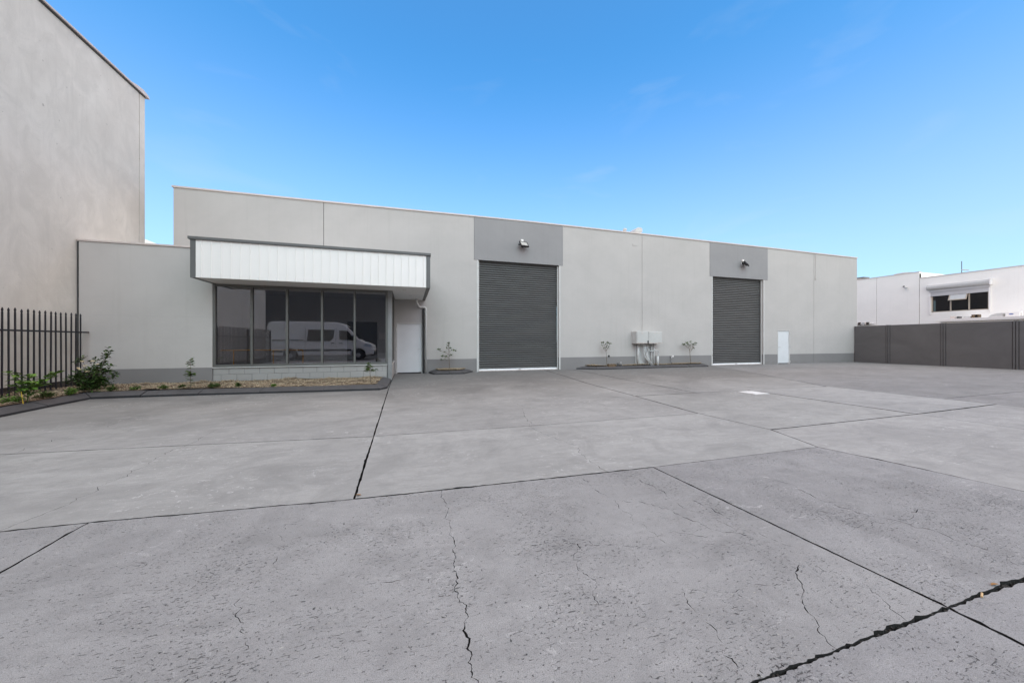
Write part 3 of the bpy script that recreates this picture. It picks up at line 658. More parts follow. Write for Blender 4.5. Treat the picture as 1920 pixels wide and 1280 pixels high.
# ------------------------------------------------------------------ flood lights
def floodlight(x, z, yawdeg, tilt, label, sensor):
    t = thing('floodlight', (x, WY-0.012, z), label, 'floodlight', 'floodlights above the roller doors')
    y = WY-0.012
    part('junction_box', bbox(x-0.06-0.02, x+0.06-0.02, y-0.075, y, z+0.13, z+0.26, 0.008), M['white_metal'], t)
    if sensor:
        part('sensor', tube([(x-0.05, y-0.05, z+0.13), (x-0.05, y-0.10, z+0.05)], [0.05, 0.025], 10), M['trim'], t)
        part('cable', tube(bend([(x-0.1, y-0.01, z+0.08), (x-0.12, y-0.06, z-0.03), (x-0.06, y-0.02, z-0.12)], 0.03), 0.011, 8), M['white_metal'], t)
    part('bracket', cat_(box(x-0.03, x+0.03, y-0.02, y, z-0.10, z+0.10), tube([(x, y-0.01, z), (x+0.0, y-0.19, z-0.02)], 0.022, 8), tube([(x-0.24, y-0.17, z-0.02), (x+0.02, y-0.17, z-0.02)], 0.028, 8)), M['black'], t)
    m = Matrix.Translation((x+0.01, y-0.22, z-0.02)) @ Matrix.Rotation(R(yawdeg), 4, 'Z') @ Matrix.Rotation(R(tilt), 4, 'X')
    part('housing', xf(cat_(bbox(-0.20, 0.20, -0.02, 0.03, -0.16, 0.17, 0.01), box(-0.20, 0.20, -0.045, -0.02, -0.16, -0.10), box(-0.20, 0.20, -0.045, -0.02, 0.145, 0.17), box(-0.20, -0.17, -0.045, -0.02, -0.10, 0.145), box(0.17, 0.20, -0.045, -0.02, -0.10, 0.145), bbox(-0.12, 0.12, 0.03, 0.08, -0.10, 0.10, 0.01)), m), M['black'], t)
    part('lens', xf(box(-0.17, 0.17, -0.034, -0.021, -0.10, 0.145), m), paint('lamp_reflector', (0.46, 0.45, 0.42), 0.35, 0.15, 12, 60, 0), t)
floodlight(5.03, 5.80, 12, -38, 'black floodlight with white junction box above the wide left roller door', False)
floodlight(18.44, 5.80, 34, -38, 'black floodlight with round white sensor above the right roller door', True)

# ------------------------------------------------------------------ meter cabinet with its conduits
mc = thing('meter_cabinet', (11.75, WY-0.2, 0), 'grey double door electrical meter cabinet with conduits on the warehouse wall', 'meter cabinet')
part('cabinet', bbox(10.96, 12.50, WY-0.40, WY-0.002, 1.24, 1.86, 0.006), M['box'], mc)
for a, b in ((10.985, 11.66), (11.675, 12.48)):
    d = part('door', bbox(a, b, WY-0.425, WY-0.402, 1.28, 1.845, 0.006), M['box'], mc)
    for k in range(2 if a > 11.2 else 1):
        part('vent_slot', box((a+b)/2-0.09+k*0.22, (a+b)/2+0.03+k*0.22, WY-0.431, WY-0.426, 1.76, 1.79), M['cap'], d)
part('drip_edge', box(10.94, 12.52, WY-0.44, WY-0.402, 1.245, 1.272), M['cap'], mc)
part('latch', cat_(box(11.60, 11.65, WY-0.455, WY-0.426, 1.27, 1.40), box(11.61, 11.64, WY-0.455, WY-0.43, 1.20, 1.27)), M['black'], mc)
part('backing_board', box(11.18, 12.34, WY-0.03, WY-0.003, 0.03, 1.24), M['wall'] if False else M['pipe'], mc)
for x, r_ in ((11.28, 0.065), (11.82, 0.05), (12.10, 0.038), (12.24, 0.038)):
    part('conduit', tube([(x, WY-0.11, 0.03), (x, WY-0.11, 1.26)], r_, 12), M['pipe'], mc, True)
for dx in (0.0, 0.10):
    part('conduit', tube(bend([(11.53+dx, WY-0.24, 1.26), (11.53+dx, WY-0.24, 0.62), (12.05+dx, WY-0.24, 0.06)], 0.22, 8), 0.034, 12), M['pipe'], mc, True)
part('conduit', tube(bend([(11.80, WY-0.2, 1.0), (11.86, WY-0.22, 0.85), (12.42, WY-0.22, 0.88), (12.46, WY-0.2, 0.80), (12.46, WY-0.2, 0.1)], 0.09, 5), 0.024, 10), M['pipe'], mc, True)
part('conduit_boot', tube([(12.40, WY-0.2, 0.05), (12.40, WY-0.2, 0.58)], 0.06, 12), M['pipe'], mc, True)

# small fittings on the facade
o = part('wall_outlet', cat_(tube([(9.62, WY-0.04, 0.62), (9.62, WY, 0.62)], 0.042, 12), box(9.585, 9.655, WY-0.012, WY-0.004, 0.575, 0.665)), M['black']); tag(o, 'small black round outlet on the wall near the left sapling of the long bed', 'outlet')
tp = thing('garden_tap', (13.36, WY-0.05, 0), 'small brass tap with thin hose on the plinth between cabinet and right sapling', 'tap')
part('spout', tube(bend([(13.40, WY, 0.55), (13.40, WY-0.10, 0.55), (13.36, WY-0.12, 0.48)], 0.03), 0.02, 8), M['steel'], tp)
part('wheel', box(13.42, 13.50, WY-0.12, WY-0.06, 0.53, 0.60), M['white_metal'], tp)
part('hose', tube(bend([(13.33, WY-0.12, 0.50), (13.28, WY-0.1, 0.32), (13.44, WY-0.1, 0.14), (13.47, WY-0.1, 0.08)], 0.05), 0.014, 8), M['trim'], tp)
part('hose_end', tube([(13.26, WY-0.14, 0.10), (13.40, WY-0.12, 0.20)], 0.018, 8), M['black'], tp)
vt = thing('water_meter', (9.75, WY-0.35, 0), 'brown timber block beside small water valve pipes behind the kerb', 'water valve')
part('timber_block', bbox(9.36, 9.78, WY-0.42, WY-0.22, 0.05, 0.24, 0.01), paint('old_timber', (0.15, 0.10, 0.06), 0.9, 0.3, 9, 60, 0.2), vt)
part('valve_body', cat_(tube(bend([(9.95, WY-0.3, 0.05), (9.95, WY-0.3, 0.22), (10.15, WY-0.3, 0.22), (10.15, WY-0.3, 0.05)], 0.05), 0.035, 8), lathe([(0.06, 0), (0.07, 0.05), (0.03, 0.09)], (9.95, WY-0.3, 0.2), 10)), M['trim'], vt)
part('valve_stem', tube([(10.12, WY-0.3, 0.2), (10.12, WY-0.3, 0.34)], 0.018, 8), M['pipe'], vt)
o = part('wall_conduit', cat_(box(24.44, 24.475, WY-0.02, WY-0.002, 5.35, 6.84), box(24.42, 24.53, WY-0.03, WY-0.003, 5.22, 5.38)), M['wall']); tag(o, 'thin painted conduit with small box high on the right wall panel', 'conduit')
o = part('wall_vent_plate', bbox(11.02, 11.30, WY-0.012, WY-0.001, 6.28, 6.40, 0.003), M['wall']); tag(o, 'small painted plate high on the wall left of the panel joint', 'wall plate')

# roof vents
rv = thing('roof_vent_pipe', (13.35, 19.0, 6.4), 'small capped vent pipe on the warehouse roof', 'roof vent')
part('pipe', lathe([(0.07, 0), (0.08, 2.12)], (13.35, 19.0, 6.4), 12), M['cap'], rv)
part('cap', lathe([(0.12, 0), (0.135, 0.02), (0.11, 0.12), (0.05, 0.15)], (13.35, 19.0, 8.5), 14), M['box'], rv)
rt = thing('roof_ventilator', (14.2, 19.0, 6.4), 'domed metal ventilator on the warehouse roof beside the vent pipe', 'roof vent')
part('curb', box(13.98, 14.42, 18.75, 19.25, 6.4, 8.46), M['white_metal'], rt)
part('hood', prism_y([(13.90, 8.42), (14.46, 8.42), (14.46, 8.62), (14.36, 8.70), (14.12, 8.69), (13.96, 8.58)], 18.7, 19.3), M['box'], rt)

# ------------------------------------------------------------------ tall building on the left
lb = thing('tall_building', (-8.8, 7.3, 0), 'tall raw concrete building wall filling the left edge', 'building')
part('side_wall', box(-9.1, -8.8, 2.81, 14.80, 0.30, 9.80), M['left'], lb)
part('side_wall', box(-9.1, -8.8, -0.4, 2.79, 0.30, 9.80), M['left'], lb)
part('corner_return', box(-9.1, -8.795, 14.82, 15.06, 0.30, 9.80), M['left'], lb)
part('footing', box(-9.1, -8.78, -0.4, 15.06, -0.02, 0.30), M['footing'], lb)
part('end_wall', box(-30, -9.1, 14.9, 15.06, 0, 9.80), M['left'], lb)
part('end_wall', box(-30, -9.1, -0.4, -0.2, 0, 9.80), M['left'], lb)
part('dark_edge', box(-9.1, -8.76, -0.4, 15.04, 9.80, 9.84), M['dark_joint'], lb)
part('parapet_flashing', cat_(box(-9.15, -8.72, -0.45, 15.16, 9.84, 9.885), prism_x([(14.3, 9.885), (15.2, 9.85), (15.16, 9.94), (14.9, 10.0), (14.6, 9.96)], -9.15, -8.74)), M['cap'], lb)
fb = thing('far_shed', (-22, 50, 0), 'pale roof corner just visible above the annex parapet', 'shed')
part('wall', box(-38, -25.0, 44, 60, 0, 11.0), M['white_wall'], fb)
part('roof', prism_y([(-38, 11.0), (-24.8, 11.0), (-24.8, 11.25), (-26.2, 11.95), (-38, 14.6)], 43.6, 60), M['white_metal'], fb)

# picket fence along that wall
pf = thing('picket_fence', (-8.5, 6.0, 0), 'black steel picket fence along the tall concrete wall', 'fence')
pk = cat_(box(-0.008, 0.008, -0.015, 0.015, 0.02, 1.985), ([(-0.008, -0.015, 1.985), (0.008, -0.015, 1.985), (0.008, 0.015, 1.985), (-0.008, 0.015, 1.985), (-0.008, -0.010, 2.02), (0.008, -0.010, 2.02), (0.008, 0.010, 2.02), (-0.008, 0.010, 2.02), (-0.008, -0.020, 2.05), (0.008, -0.020, 2.05), (0.008, 0.020, 2.05), (-0.008, 0.020, 2.05), (-0.004, -0.004, 2.10), (0.004, -0.004, 2.10), (0.004, 0.004, 2.10), (-0.004, 0.004, 2.10)],
     [(4*i+k, 4*i+(k+1) % 4, 4*i+4+(k+1) % 4, 4*i+4+k) for i in range(3) for k in range(4)]+[(12, 13, 14, 15)]))
pkm = mesh('picket', *pk, M['fence_black'])
for k in range(96):
    y = 12.20-k*0.1325
    if y < -0.45: break
    o = link('picket', pkm, pf, Vector((-8.5+rnd.uniform(-.003, .003), y, rnd.uniform(-0.012, 0.012)))-org(pf)); o.rotation_euler = (rnd.uniform(-.006, .006), 0, 0)
for z in (1.60, 0.12): part('rail', box(-8.53, -8.486, -0.4, 12.45, z-0.02, z+0.02), M['fence_black'], pf)
for y in (9.27, 6.0, 2.9, -0.3): part('post', box(-8.54, -8.48, y-0.03, y+0.03, 0, 2.0), M['fence_black'], pf)

# ------------------------------------------------------------------ dark panel fence on the right
df = thing('concrete_panel_fence', (28.1, 9, 0), 'dark grey panel fence with vertical posts along the right side of the yard', 'fence')
ps = [15.0, 13.36, 11.10, 8.76, 6.40, 4.05, 1.7, -0.65, -3.0]
for a, b in zip(ps, ps[1:]):
    part('panel', bbox(28.09, 28.23, b+0.10, a-(0.10 if a < 15 else 0.0), 0.0, 2.35, 0.008), M['panel_dark'], df)
for y in ps[1:]:
    part('post', cat_(bbox(28.065, 28.26, y-0.075, y-0.014, 0, 2.365, 0.006), bbox(28.065, 28.26, y+0.014, y+0.075, 0, 2.365, 0.006), box(28.12, 28.20, y-0.10, y+0.10, 0, 2.34)), M['panel_dark'], df)

# ------------------------------------------------------------------ white building beyond the fence
wb = thing('white_building', (40, 15, 0), 'white rendered building behind the dark fence with a shuttered window', 'building')
part('high_wall', prism_x([(19.79, 0), (30.0, 0), (30.0, 7.1), (19.79, 7.06)], 40, 40.3), M['white_wall'], wb)
part('high_wall', prism_x([(17.13, 0), (19.77, 0), (19.77, 7.06), (17.13, 7.03)], 40, 40.3), M['white_wall'], wb)
wy0, wy1, wz0, wz1 = 13.60, 16.45, 3.66, 5.02
part('low_wall', box(40, 40.3, wy1, 17.10, 0, 6.5), M['white_wall'], wb)
part('low_wall', box(40, 40.3, 2.0, wy0, 0, 6.5), M['white_wall'], wb)
part('low_wall', box(40, 40.3, wy0, wy1, 0, wz0), M['white_wall'], wb)
part('low_wall', box(40, 40.3, wy0, wy1, wz1, 6.5), M['white_wall'], wb)
part('parapet_return', box(40.3, 48, 17.13, 17.40, 6.4, 7.03), M['white_wall'], wb)
part('panel_joint', box(40.05, 40.2, 17.095, 17.135, 0, 6.9), M['footing'], wb)
part('parapet_flashing', cat_(box(39.96, 40.34, 1.9, 17.09, 6.5, 6.54), prism_x([(17.1, 7.03), (30.0, 7.10), (30.0, 7.14), (17.1, 7.07)], 39.97, 40.34)), M['cap'], wb)
part('roof', box(40.3, 60, 2, 30, 6.2, 6.3), M['white_metal'], wb)
wf = part('window_frame', cat_(box(40.04, 40.12, wy0, wy0+0.07, wz0, wz1), box(40.04, 40.12, wy1-0.07, wy1, wz0, wz1), box(40.04, 40.12, wy0, wy1, wz0-0.0, wz0+0.06), box(40.04, 40.12, 14.50, 14.57, wz0, wz1), box(40.04, 40.12, 15.41, 15.48, wz0, wz1)), paint('beige_window_frame', (0.42, 0.36, 0.29), 0.5, 0.05, 4, 60, 0), wb)
for a, b in ((wy0+0.07, 14.50), (14.57, 15.41), (15.48, wy1-0.07)):
    part('pane', box(40.075, 40.083, a, b, wz0+0.06, wz1), M['glass2'], wf)
m = Matrix.Translation((40.02, 0, 5.0)) @ Matrix.Rotation(R(24), 4, 'Y') @ Matrix.Translation((-40.02, 0, -5.0))
sash = part('open_sash', xf(cat_(box(39.98, 40.02, 14.57, 14.63, 4.45, 5.0), box(39.98, 40.02, 15.42, 15.48, 4.45, 5.0), box(39.98, 40.02, 14.63, 15.42, 4.45, 4.51), box(39.98, 40.02, 14.63, 15.42, 4.95, 5.0)), m), bpy.data.materials['beige_window_frame'], wf)
part('room_interior', cat_(box(40.6, 40.62, wy0, wy1, wz0-0.3, wz1+0.2)), paint('dim_room', (0.10, 0.095, 0.09), 0.9, 0.5, 1.5, 30, 0), wb)
part('frosted_pane', xf(box(39.995, 40.005, 14.63, 15.42, 4.51, 4.95), m), M['steel'], sash) if False else part('frosted_pane', xf(box(39.995, 40.005, 14.63, 15.42, 4.51, 4.95), m), paint('frosted_glass', (0.50, 0.52, 0.52), 0.25, 0.04, 3, 60, 0), wf)
sh = part('shutter_box', cat_(prism_x([(0, 0)], 0, 0)) if False else prism_y([(39.72, 5.52), (39.70, 5.66), (39.76, 5.80), (39.9, 5.84), (39.998, 5.84), (39.998, 5.45), (39.80, 5.45)], 13.50, 16.62), M['box'], wb)
part('shutter_guide', cat_(box(39.93, 39.998, 13.52, 13.60, 3.5, 5.45), box(39.93, 39.998, 16.46, 16.54, 3.5, 5.45)), M['white_metal'], sh)
part('shutter_curtain', cat_(box(39.88, 39.93, 13.55, 16.5, 5.26, 5.45), box(39.935, 39.96, 13.60, 16.46, 4.94, 5.26)), paint('shutter_grey', (0.50, 0.485, 0.48), 0.5, 0.03, 3, 60, 0), sh)
part('shutter_arm', box(39.70, 39.98, 13.44, 13.50, 5.42, 5.84), M['white_metal'], sh)
o = thing('rooftop_exhaust', (44.0, 19.8, 6.3), 'flat round exhaust cowl on the white building roof', 'exhaust cowl')
part('neck', lathe([(0.30, 0), (0.30, 1.30)], (44.0, 19.8, 6.3), 18), M['white_metal'], o)
part('cowl', lathe([(0.60, 0), (0.64, 0.04), (0.36, 0.10), (0.1, 0.13)], (44.0, 19.8, 7.6), 20), M['box'], o)
o = thing('roof_box', (44.0, 23.2, 6.3), 'small pale plant box on the far end of the white roof', 'plant box')
part('casing', box(43.8, 44.5, 22.9, 23.6, 6.3, 7.72), M['cap'], o); part('lid', box(43.7, 44.6, 22.6, 23.7, 7.72, 7.84), M['trim'], o)
o = thing('roof_antenna', (40.6, 15.1, 6.3), 'thin antenna mast on the white building roof', 'antenna')
part('mast', tube([(40.6, 15.1, 6.3), (40.6, 15.1, 7.5)], 0.022, 8), M['trim'], o)
part('arm', tube([(40.6, 15.1, 6.85), (40.5, 14.7, 6.72)], 0.035, 8), M['box'], o)
o = thing('security_camera', (39.9, 17.9, 5.9), 'small white wall camera on the white building', 'camera')
part('mount', box(39.9, 39.999, 17.97, 18.05, 5.93, 6.03), M['trim'], o); part('body', tube([(39.85, 17.9, 5.87), (39.75, 17.75, 5.80)], 0.07, 10), M['box'], o)
# lean-to in front of the white building, and the bits and pieces on it
lt = thing('lean_to_roof', (36, 9, 0), 'white flat lean-to roof edge seen over the dark fence', 'lean-to')
part('fascia', bbox(35.9, 36.0, 2.0, 14.6, 2.50, 2.86, 0.01), M['white_wall'], lt)
part('gutter', bbox(35.78, 35.9, 2.0, 14.3, 2.72, 2.92, 0.01), M['white_metal'], lt)
part('roof_sheet', box(36.0, 40.0, 2.0, 14.6, 2.80, 2.86), M['white_metal'], lt)
for y in (14.4, 8.0, 2.4): part('column', box(35.92, 35.99, y-0.05, y+0.05, 0, 2.50), M['white_metal'], lt)
ac = thing('vehicle_box', (36.6, 11.6, 2.86), 'white box with blue oval badge standing in for a parked white vehicle', 'vehicle stand-in')  # simple box standing in for a white vehicle parked behind the fence
part('casing', bbox(36.4, 36.9, 11.2, 11.75, 2.86, 3.22, 0.02), M['white_metal'], ac)
bd = lathe([(0.07, 0), (0.07, 0.006)], (0, 0, 0), 18)
part('badge', xf(bd, Matrix.Translation((36.392, 11.52, 3.08)) @ Matrix.Rotation(R(-90), 4, 'Y') @ Matrix.Diagonal((0.5, 1.3, 1, 1))), paint('blue_badge', (0.10, 0.16, 0.38), 0.4, 0.02, 3, 60, 0), ac)
part('vehicle_mirror', cat_(box(36.5, 36.6, 11.02, 11.10, 2.86, 3.25), box(36.5, 36.56, 10.7, 11.02, 3.12, 3.16)), M['cap'], ac)  # post and arm in place of the vehicle's mirror
o = part('vehicle_window', prism_x([(11.85, 2.86), (12.45, 2.86), (12.40, 2.98), (12.28, 3.10), (12.08, 3.17), (11.85, 3.18)], 36.4, 36.9), M['box']); tag(o, 'low grey arch standing in for the window of the parked white vehicle', 'cowl')  # grey arch in place of the vehicle's windscreen
for k, (y, w, h, c) in enumerate([(14.05, 0.22, 0.16, 'cap'), (13.75, 0.14, 0.13, 'black'), (13.45, 0.3, 0.12, 'box'), (13.1, 0.32, 0.2, 'stake'), (12.95, 0.12, 0.18, 'white_metal')]):
    o = part('stored_item', bbox(36.35, 36.65, y-w, y, 2.86, 2.90+h*1.3, 0.01), {'stake': bpy.data.materials['old_timber']}.get(c, M.get(c)))
    tag(o, ['pale tray at the left end of the lean-to roof clutter', 'black tin in the lean-to roof clutter', 'flat grey box in the lean-to roof clutter', 'brown timber offcut on the lean-to roof', 'small white tub at the right end of the lean-to roof clutter'][k], ['tray', 'tin', 'box', 'timber', 'tub'][k], 'bits stored on the lean-to roof')
o = thing('wall_pipework', (39.9, 20.5, 0), 'white pipework with dark brackets low on the far white wall', 'pipes')
part('pipe', cat_(tube([(39.9, 19.9, 2.95), (39.9, 21.6, 3.0)], 0.05, 8), tube([(39.9, 19.6, 2.55), (39.9, 21.6, 2.6)], 0.05, 8)), M['white_metal'], o)
for k in range(6): part('bracket', box(39.84, 39.97, 19.8+k*0.28, 19.87+k*0.28, 2.5, 2.68), M['footing'], o)
for k in range(3): part('valve', box(39.82, 39.96, 20.25+k*0.3, 20.42+k*0.3, 2.86, 3.1), M['footing'] if k != 1 else M['box'], o)

# ------------------------------------------------------------------ kerbs and planting beds
PROF = [(0.0, 0.0), (0.006, 0.046), (0.024, 0.058), (0.19, 0.122), (0.215, 0.128), (0.30, 0.128), (0.30, 0.0)]
def kerb(path, label, name='garden_kerb', cuts=None):
    """stones swept along the outer foot line; the bed lies to the left of the path"""
    P = [Vector((x, y)) for x, y in path]; n = len(P); N = []
    for i in range(n):
        a = (P[i]-P[i-1]).normalized() if i else (P[1]-P[0]).normalized()
        b = (P[i+1]-P[i]).normalized() if i < n-1 else a
        na, nb = Vector((-a.y, a.x)), Vector((-b.y, b.x)); m = (na+nb).normalized(); N.append(m/max(0.35, m.dot(na)))
    k = thing(name, (P[n//2].x, P[n//2].y, 0), label, 'kerb')
    for i in range(n-1):
        d = (P[i+1]-P[i]).normalized(); g_ = rnd.uniform(0.004, 0.008); V = []; zz = rnd.uniform(-0.004, 0.004); tw = rnd.uniform(-0.006, 0.006)
        for p, nn, s, e in ((P[i], N[i], g_, 0.0), (P[i+1], N[i+1], -g_, tw)):
            for q, z in PROF: V.append((p.x+nn.x*q+d.x*s, p.y+nn.y*q+d.y*s, (z+zz+e if z > 0 else -0.01)))
        m_ = len(PROF); F = [(j, m_+j, m_+j+1, j+1) for j in range(m_-1)]+[tuple(range(m_)), tuple(range(2*m_-1, m_-1, -1))]
        part('kerb_stone', (V, F), [M['kerb'], M['kerb_dark']], k, mi=[1]+[0]*(m_-2)+[1, 1])
    return [(P[i]+N[i]*0.29) for i in range(n)]
def bed(name, poly, z0, amp, chips, label, back=0.0):
    poly = [Vector(p) for p in poly]
    xs, ys = [p.x for p in poly], [p.y for p in poly]; pl = [(p.x, p.y) for p in poly]; step = 0.09
    vs = list(poly); edges = [(i, (i+1) % len(poly)) for i in range(len(poly))]
    y = min(ys)
    while y < max(ys):
        x = min(xs)
        while x < max(xs):
            q = Vector((x+rnd.uniform(-.02, .02), y+rnd.uniform(-.02, .02)))
            if inside(q, pl): vs.append(q)
            x += step
        y += step
    rv_, _, rf_, _, _, _ = delaunay_2d_cdt(vs, edges, [], 1, 1e-4)
    hz = lambda x, y: z0+amp*noise.fractal(Vector((x*2.1, y*2.1, 3.3)), 0.9, 2.0, 4)
    so = part(name, ([(p.x, p.y, hz(p.x, p.y)) for p in rv_], [tuple(f) for f in rf_ if inside(sum((rv_[i] for i in f), Vector((0, 0)))/len(f), pl)]), M['soil'])
    tag(so, kind='structure')
    V, F = [], []
    while chips:
        x, y = rnd.uniform(min(xs), max(xs)), rnd.uniform(min(ys), max(ys))
        if not inside((x, y), pl): continue
        if noise.noise(Vector((x*1.7, y*1.7, 8))) < -0.32 and rnd.random() < 0.75:
            chips -= 1; continue
        chips -= 1
        l, w, t = rnd.uniform(0.02, 0.06), rnd.uniform(0.007, 0.016), rnd.uniform(0.003, 0.007)
        m = Matrix.Translation((x, y, hz(x, y)+rnd.uniform(0.0, 0.026))) @ Matrix.Rotation(rnd.uniform(0, 6.28), 4, 'Z') @ Matrix.Rotation(rnd.gauss(0, 0.35), 4, 'Y') @ Matrix.Rotation(rnd.gauss(0, 0.4), 4, 'X')
        v, f = xf(box(-l/2, l/2, -w/2, w/2, -t/2, t/2), m); k = len(V); V += v; F += [tuple(i+k for i in q) for q in f]
    tag(part('wood_chip_mulch', (V, F), M['chip']), label, 'mulch', kind='stuff')
    return hz
lin = kerb([(-6.55, 4.6), (-6.72, 6.4), (-6.90, 8.05), (-7.07, 9.38), (-7.16, 10.50)][::-1] if False else [(-0.575, 12.46), (-0.60, 10.45), (-0.78, 10.13), (-2.2, 10.22), (-3.7, 10.34), (-5.05, 10.44), (-6.22, 10.50), (-7.14, 10.50), (-7.06, 9.42), (-6.92, 8.10), (-6.72, 6.4), (-6.55, 4.6)][::-1],
           'long charcoal kerb edging the garden bed in front of the annex')
hz1 = bed('garden_bed', [(-8.78, 4.6)]+[(p.x, p.y) for p in lin]+[(-0.87, 12.48), (-8.78, 12.48)], 0.14, 0.06, 19000, 'tan wood chip mulch in the bed in front of the annex')
lin = kerb([(0.80, 15.02), (0.98, 14.24), (1.60, 14.20), (2.20, 14.17), (2.72, 15.02)], 'short charcoal kerb around the single sapling left of the wide roller door')
hz2 = bed('garden_bed', [(p.x, p.y) for p in lin], 0.165, 0.035, 1800, 'tan wood chip mulch in the small bed beside the downpipe')
lin = kerb([(7.80, 15.02), (8.62, 14.45), (10.25, 14.46), (11.6, 14.48), (12.95, 14.50), (14.2, 14.52), (15.45, 14.54), (15.75, 15.02)], 'long charcoal kerb around the bed below the meter cabinet')
hz3 = bed('garden_bed', [(p.x, p.y) for p in lin], 0.165, 0.045, 4200, 'tan wood chip mulch in the long bed below the meter cabinet')

# ------------------------------------------------------------------ plants
def leaf_vf(l, w):
    return [(0, 0, 0), (w*0.32, l*0.22, l*0.03), (w*0.5, l*0.5, l*0.02), (w*0.3, l*0.8, -l*0.05), (0, l, -l*0.16), (-w*0.3, l*0.8, -l*0.05), (-w*0.5, l*0.5, l*0.02), (-w*0.32, l*0.22, l*0.03), (0, l*0.5, -l*0.04)], \
           [(0, 1, 8), (1, 2, 8), (2, 3, 8), (3, 4, 8), (4, 5, 8), (5, 6, 8), (6, 7, 8), (7, 0, 8)]
def aim(p, d, roll=0.0):
    d = Vector(d).normalized(); z = Vector((0, 0, 1)); x = d.cross(z)
    x = x.normalized() if x.length > 1e-3 else Vector((1, 0, 0)); u = x.cross(d).normalized()
    m = Matrix((x, d, u)).transposed().to_4x4()
    return Matrix.Translation(p) @ m @ Matrix.Rotation(roll, 4, 'Y')
def add_leaf(V, F, p, d, l, w, roll=0.0):
    v, f = xf(leaf_vf(l, w), aim(p, d, roll)); k = len(V); V += v; F += [tuple(i+k for i in q) for q in f]
def rdir(zmin=-0.3, zmax=0.9):
    a = rnd.uniform(0, 6.283); z = rnd.uniform(zmin, zmax); r = math.sqrt(max(0.0, 1-z*z)); return Vector((math.cos(a)*r, math.sin(a)*r, z))
def cluster(V, F, p, n, l, w, spread):
    for _ in range(n):
        d = rdir(-0.4, 0.8); add_leaf(V, F, p+rdir(-1, 1)*spread*rnd.random(), d, l*rnd.uniform(0.6, 1.2), w*rnd.uniform(0.7, 1.2), rnd.uniform(-0.6, 0.6))
def sapling(x, y, z0, stem, branches, lf, mat, label, name='sapling', rr=0.011, cl=9, spread=0.05):
    """stem: offsets; branches: list of polylines (offsets) whose ends and middles carry leaf clusters"""
    t = thing(name, (x, y, z0), label, 'sapling' if name == 'sapling' else 'shrub', 'young saplings in the beds' if name == 'sapling' else None)
    b = Vector((x, y, z0)); tv = [tube([b+Vector(s) for s in stem], [rr*(1-0.55*i/(len(stem)-1)) for i in range(len(stem))], 7)]
    V, F = [], []
    for br in branches:
        pts = [b+Vector(s) for s in br]; tv.append(tube(pts, [rr*0.5*(1-0.6*i/(len(pts)-1)) for i in range(len(pts))], 5))
        for i in range(1, len(pts)): cluster(V, F, pts[i], cl if i == len(pts)-1 else max(1, cl//3), lf[0], lf[1], spread)
    part('trunk', cat_(*tv), M['bark'], t); part('crown', (V, F), mat, t)
    return t, b
# tall thin sapling left of the shopfront
t, b = sapling(-5.36, 10.76, hz1(-5.36, 10.76), [(0, 0, 0), (0.01, 0, 0.3), (0.0, 0.01, 0.55), (0.03, 0, 0.76)], [], (0.1, 0.035), M['leaf_dark'], 'thin upright sapling with long leaves left of the shopfront windows', cl=0) if False else (None, None)
def whorled(x, y, z0, h, label):
    t = thing('sapling', (x, y, z0), label, 'sapling', 'young saplings in the beds'); b = Vector((x, y, z0))
    st = [b+Vector((0.01*math.sin(k*1.7), 0.008*math.cos(k*2.1), h*k/8)) for k in range(9)]
    part('trunk', tube(st, [0.009*(1-0.08*k) for k in range(9)], 6), M['bark'], t); V, F = [], []
    for z, n, l in ((0.06, 7, 0.08), (0.12, 6, 0.085), (0.20, 6, 0.09), (0.30, 9, 0.13), (0.36, 10, 0.15), (0.41, 8, 0.13), (0.50, 6, 0.085), (0.60, 8, 0.11), (0.66, 8, 0.11), (0.71, 8, 0.095), (0.76, 8, 0.08)):
        for k in range(n):
            a = rnd.uniform(0, 6.28); d = Vector((math.cos(a), math.sin(a), rnd.uniform(-0.35, 0.55))); add_leaf(V, F, b+Vector((0, 0, z*h/0.78)), d, l*rnd.uniform(0.8, 1.15), l*0.42, rnd.uniform(-.5, .5))
    part('crown', (V, F), M['leaf_mid'], t)
whorled(-5.36, 10.76, hz1(-5.36, 10.76), 0.76, 'thin upright sapling with whorled leaves left of the shopfront windows')
# olive sapling in front of the last window pane
brs = []
for _ in range(13):
    d = rdir(-0.1, 1.0); r_ = rnd.uniform(0.09, 0.17); c0 = Vector((rnd.uniform(-.01, .01), 0, rnd.uniform(0.34, 0.46)))
    brs.append([c0, c0+d*r_*0.6, c0+Vector((d.x*1.05, d.y, d.z*0.95))*r_])
brs.append([(0, 0, 0.30), (0.10, 0.0, 0.36), (0.18, 0, 0.40)])
sapling(-1.12, 10.98, hz1(-1.12, 10.98), [(0.03, 0, 0), (0.015, 0, 0.2), (0, 0, 0.36), (-0.02, 0, 0.52)], brs, (0.062, 0.026), M['leaf_mid'], 'small round headed sapling on a thin stem below the last shopfront pane', cl=15, spread=0.04)
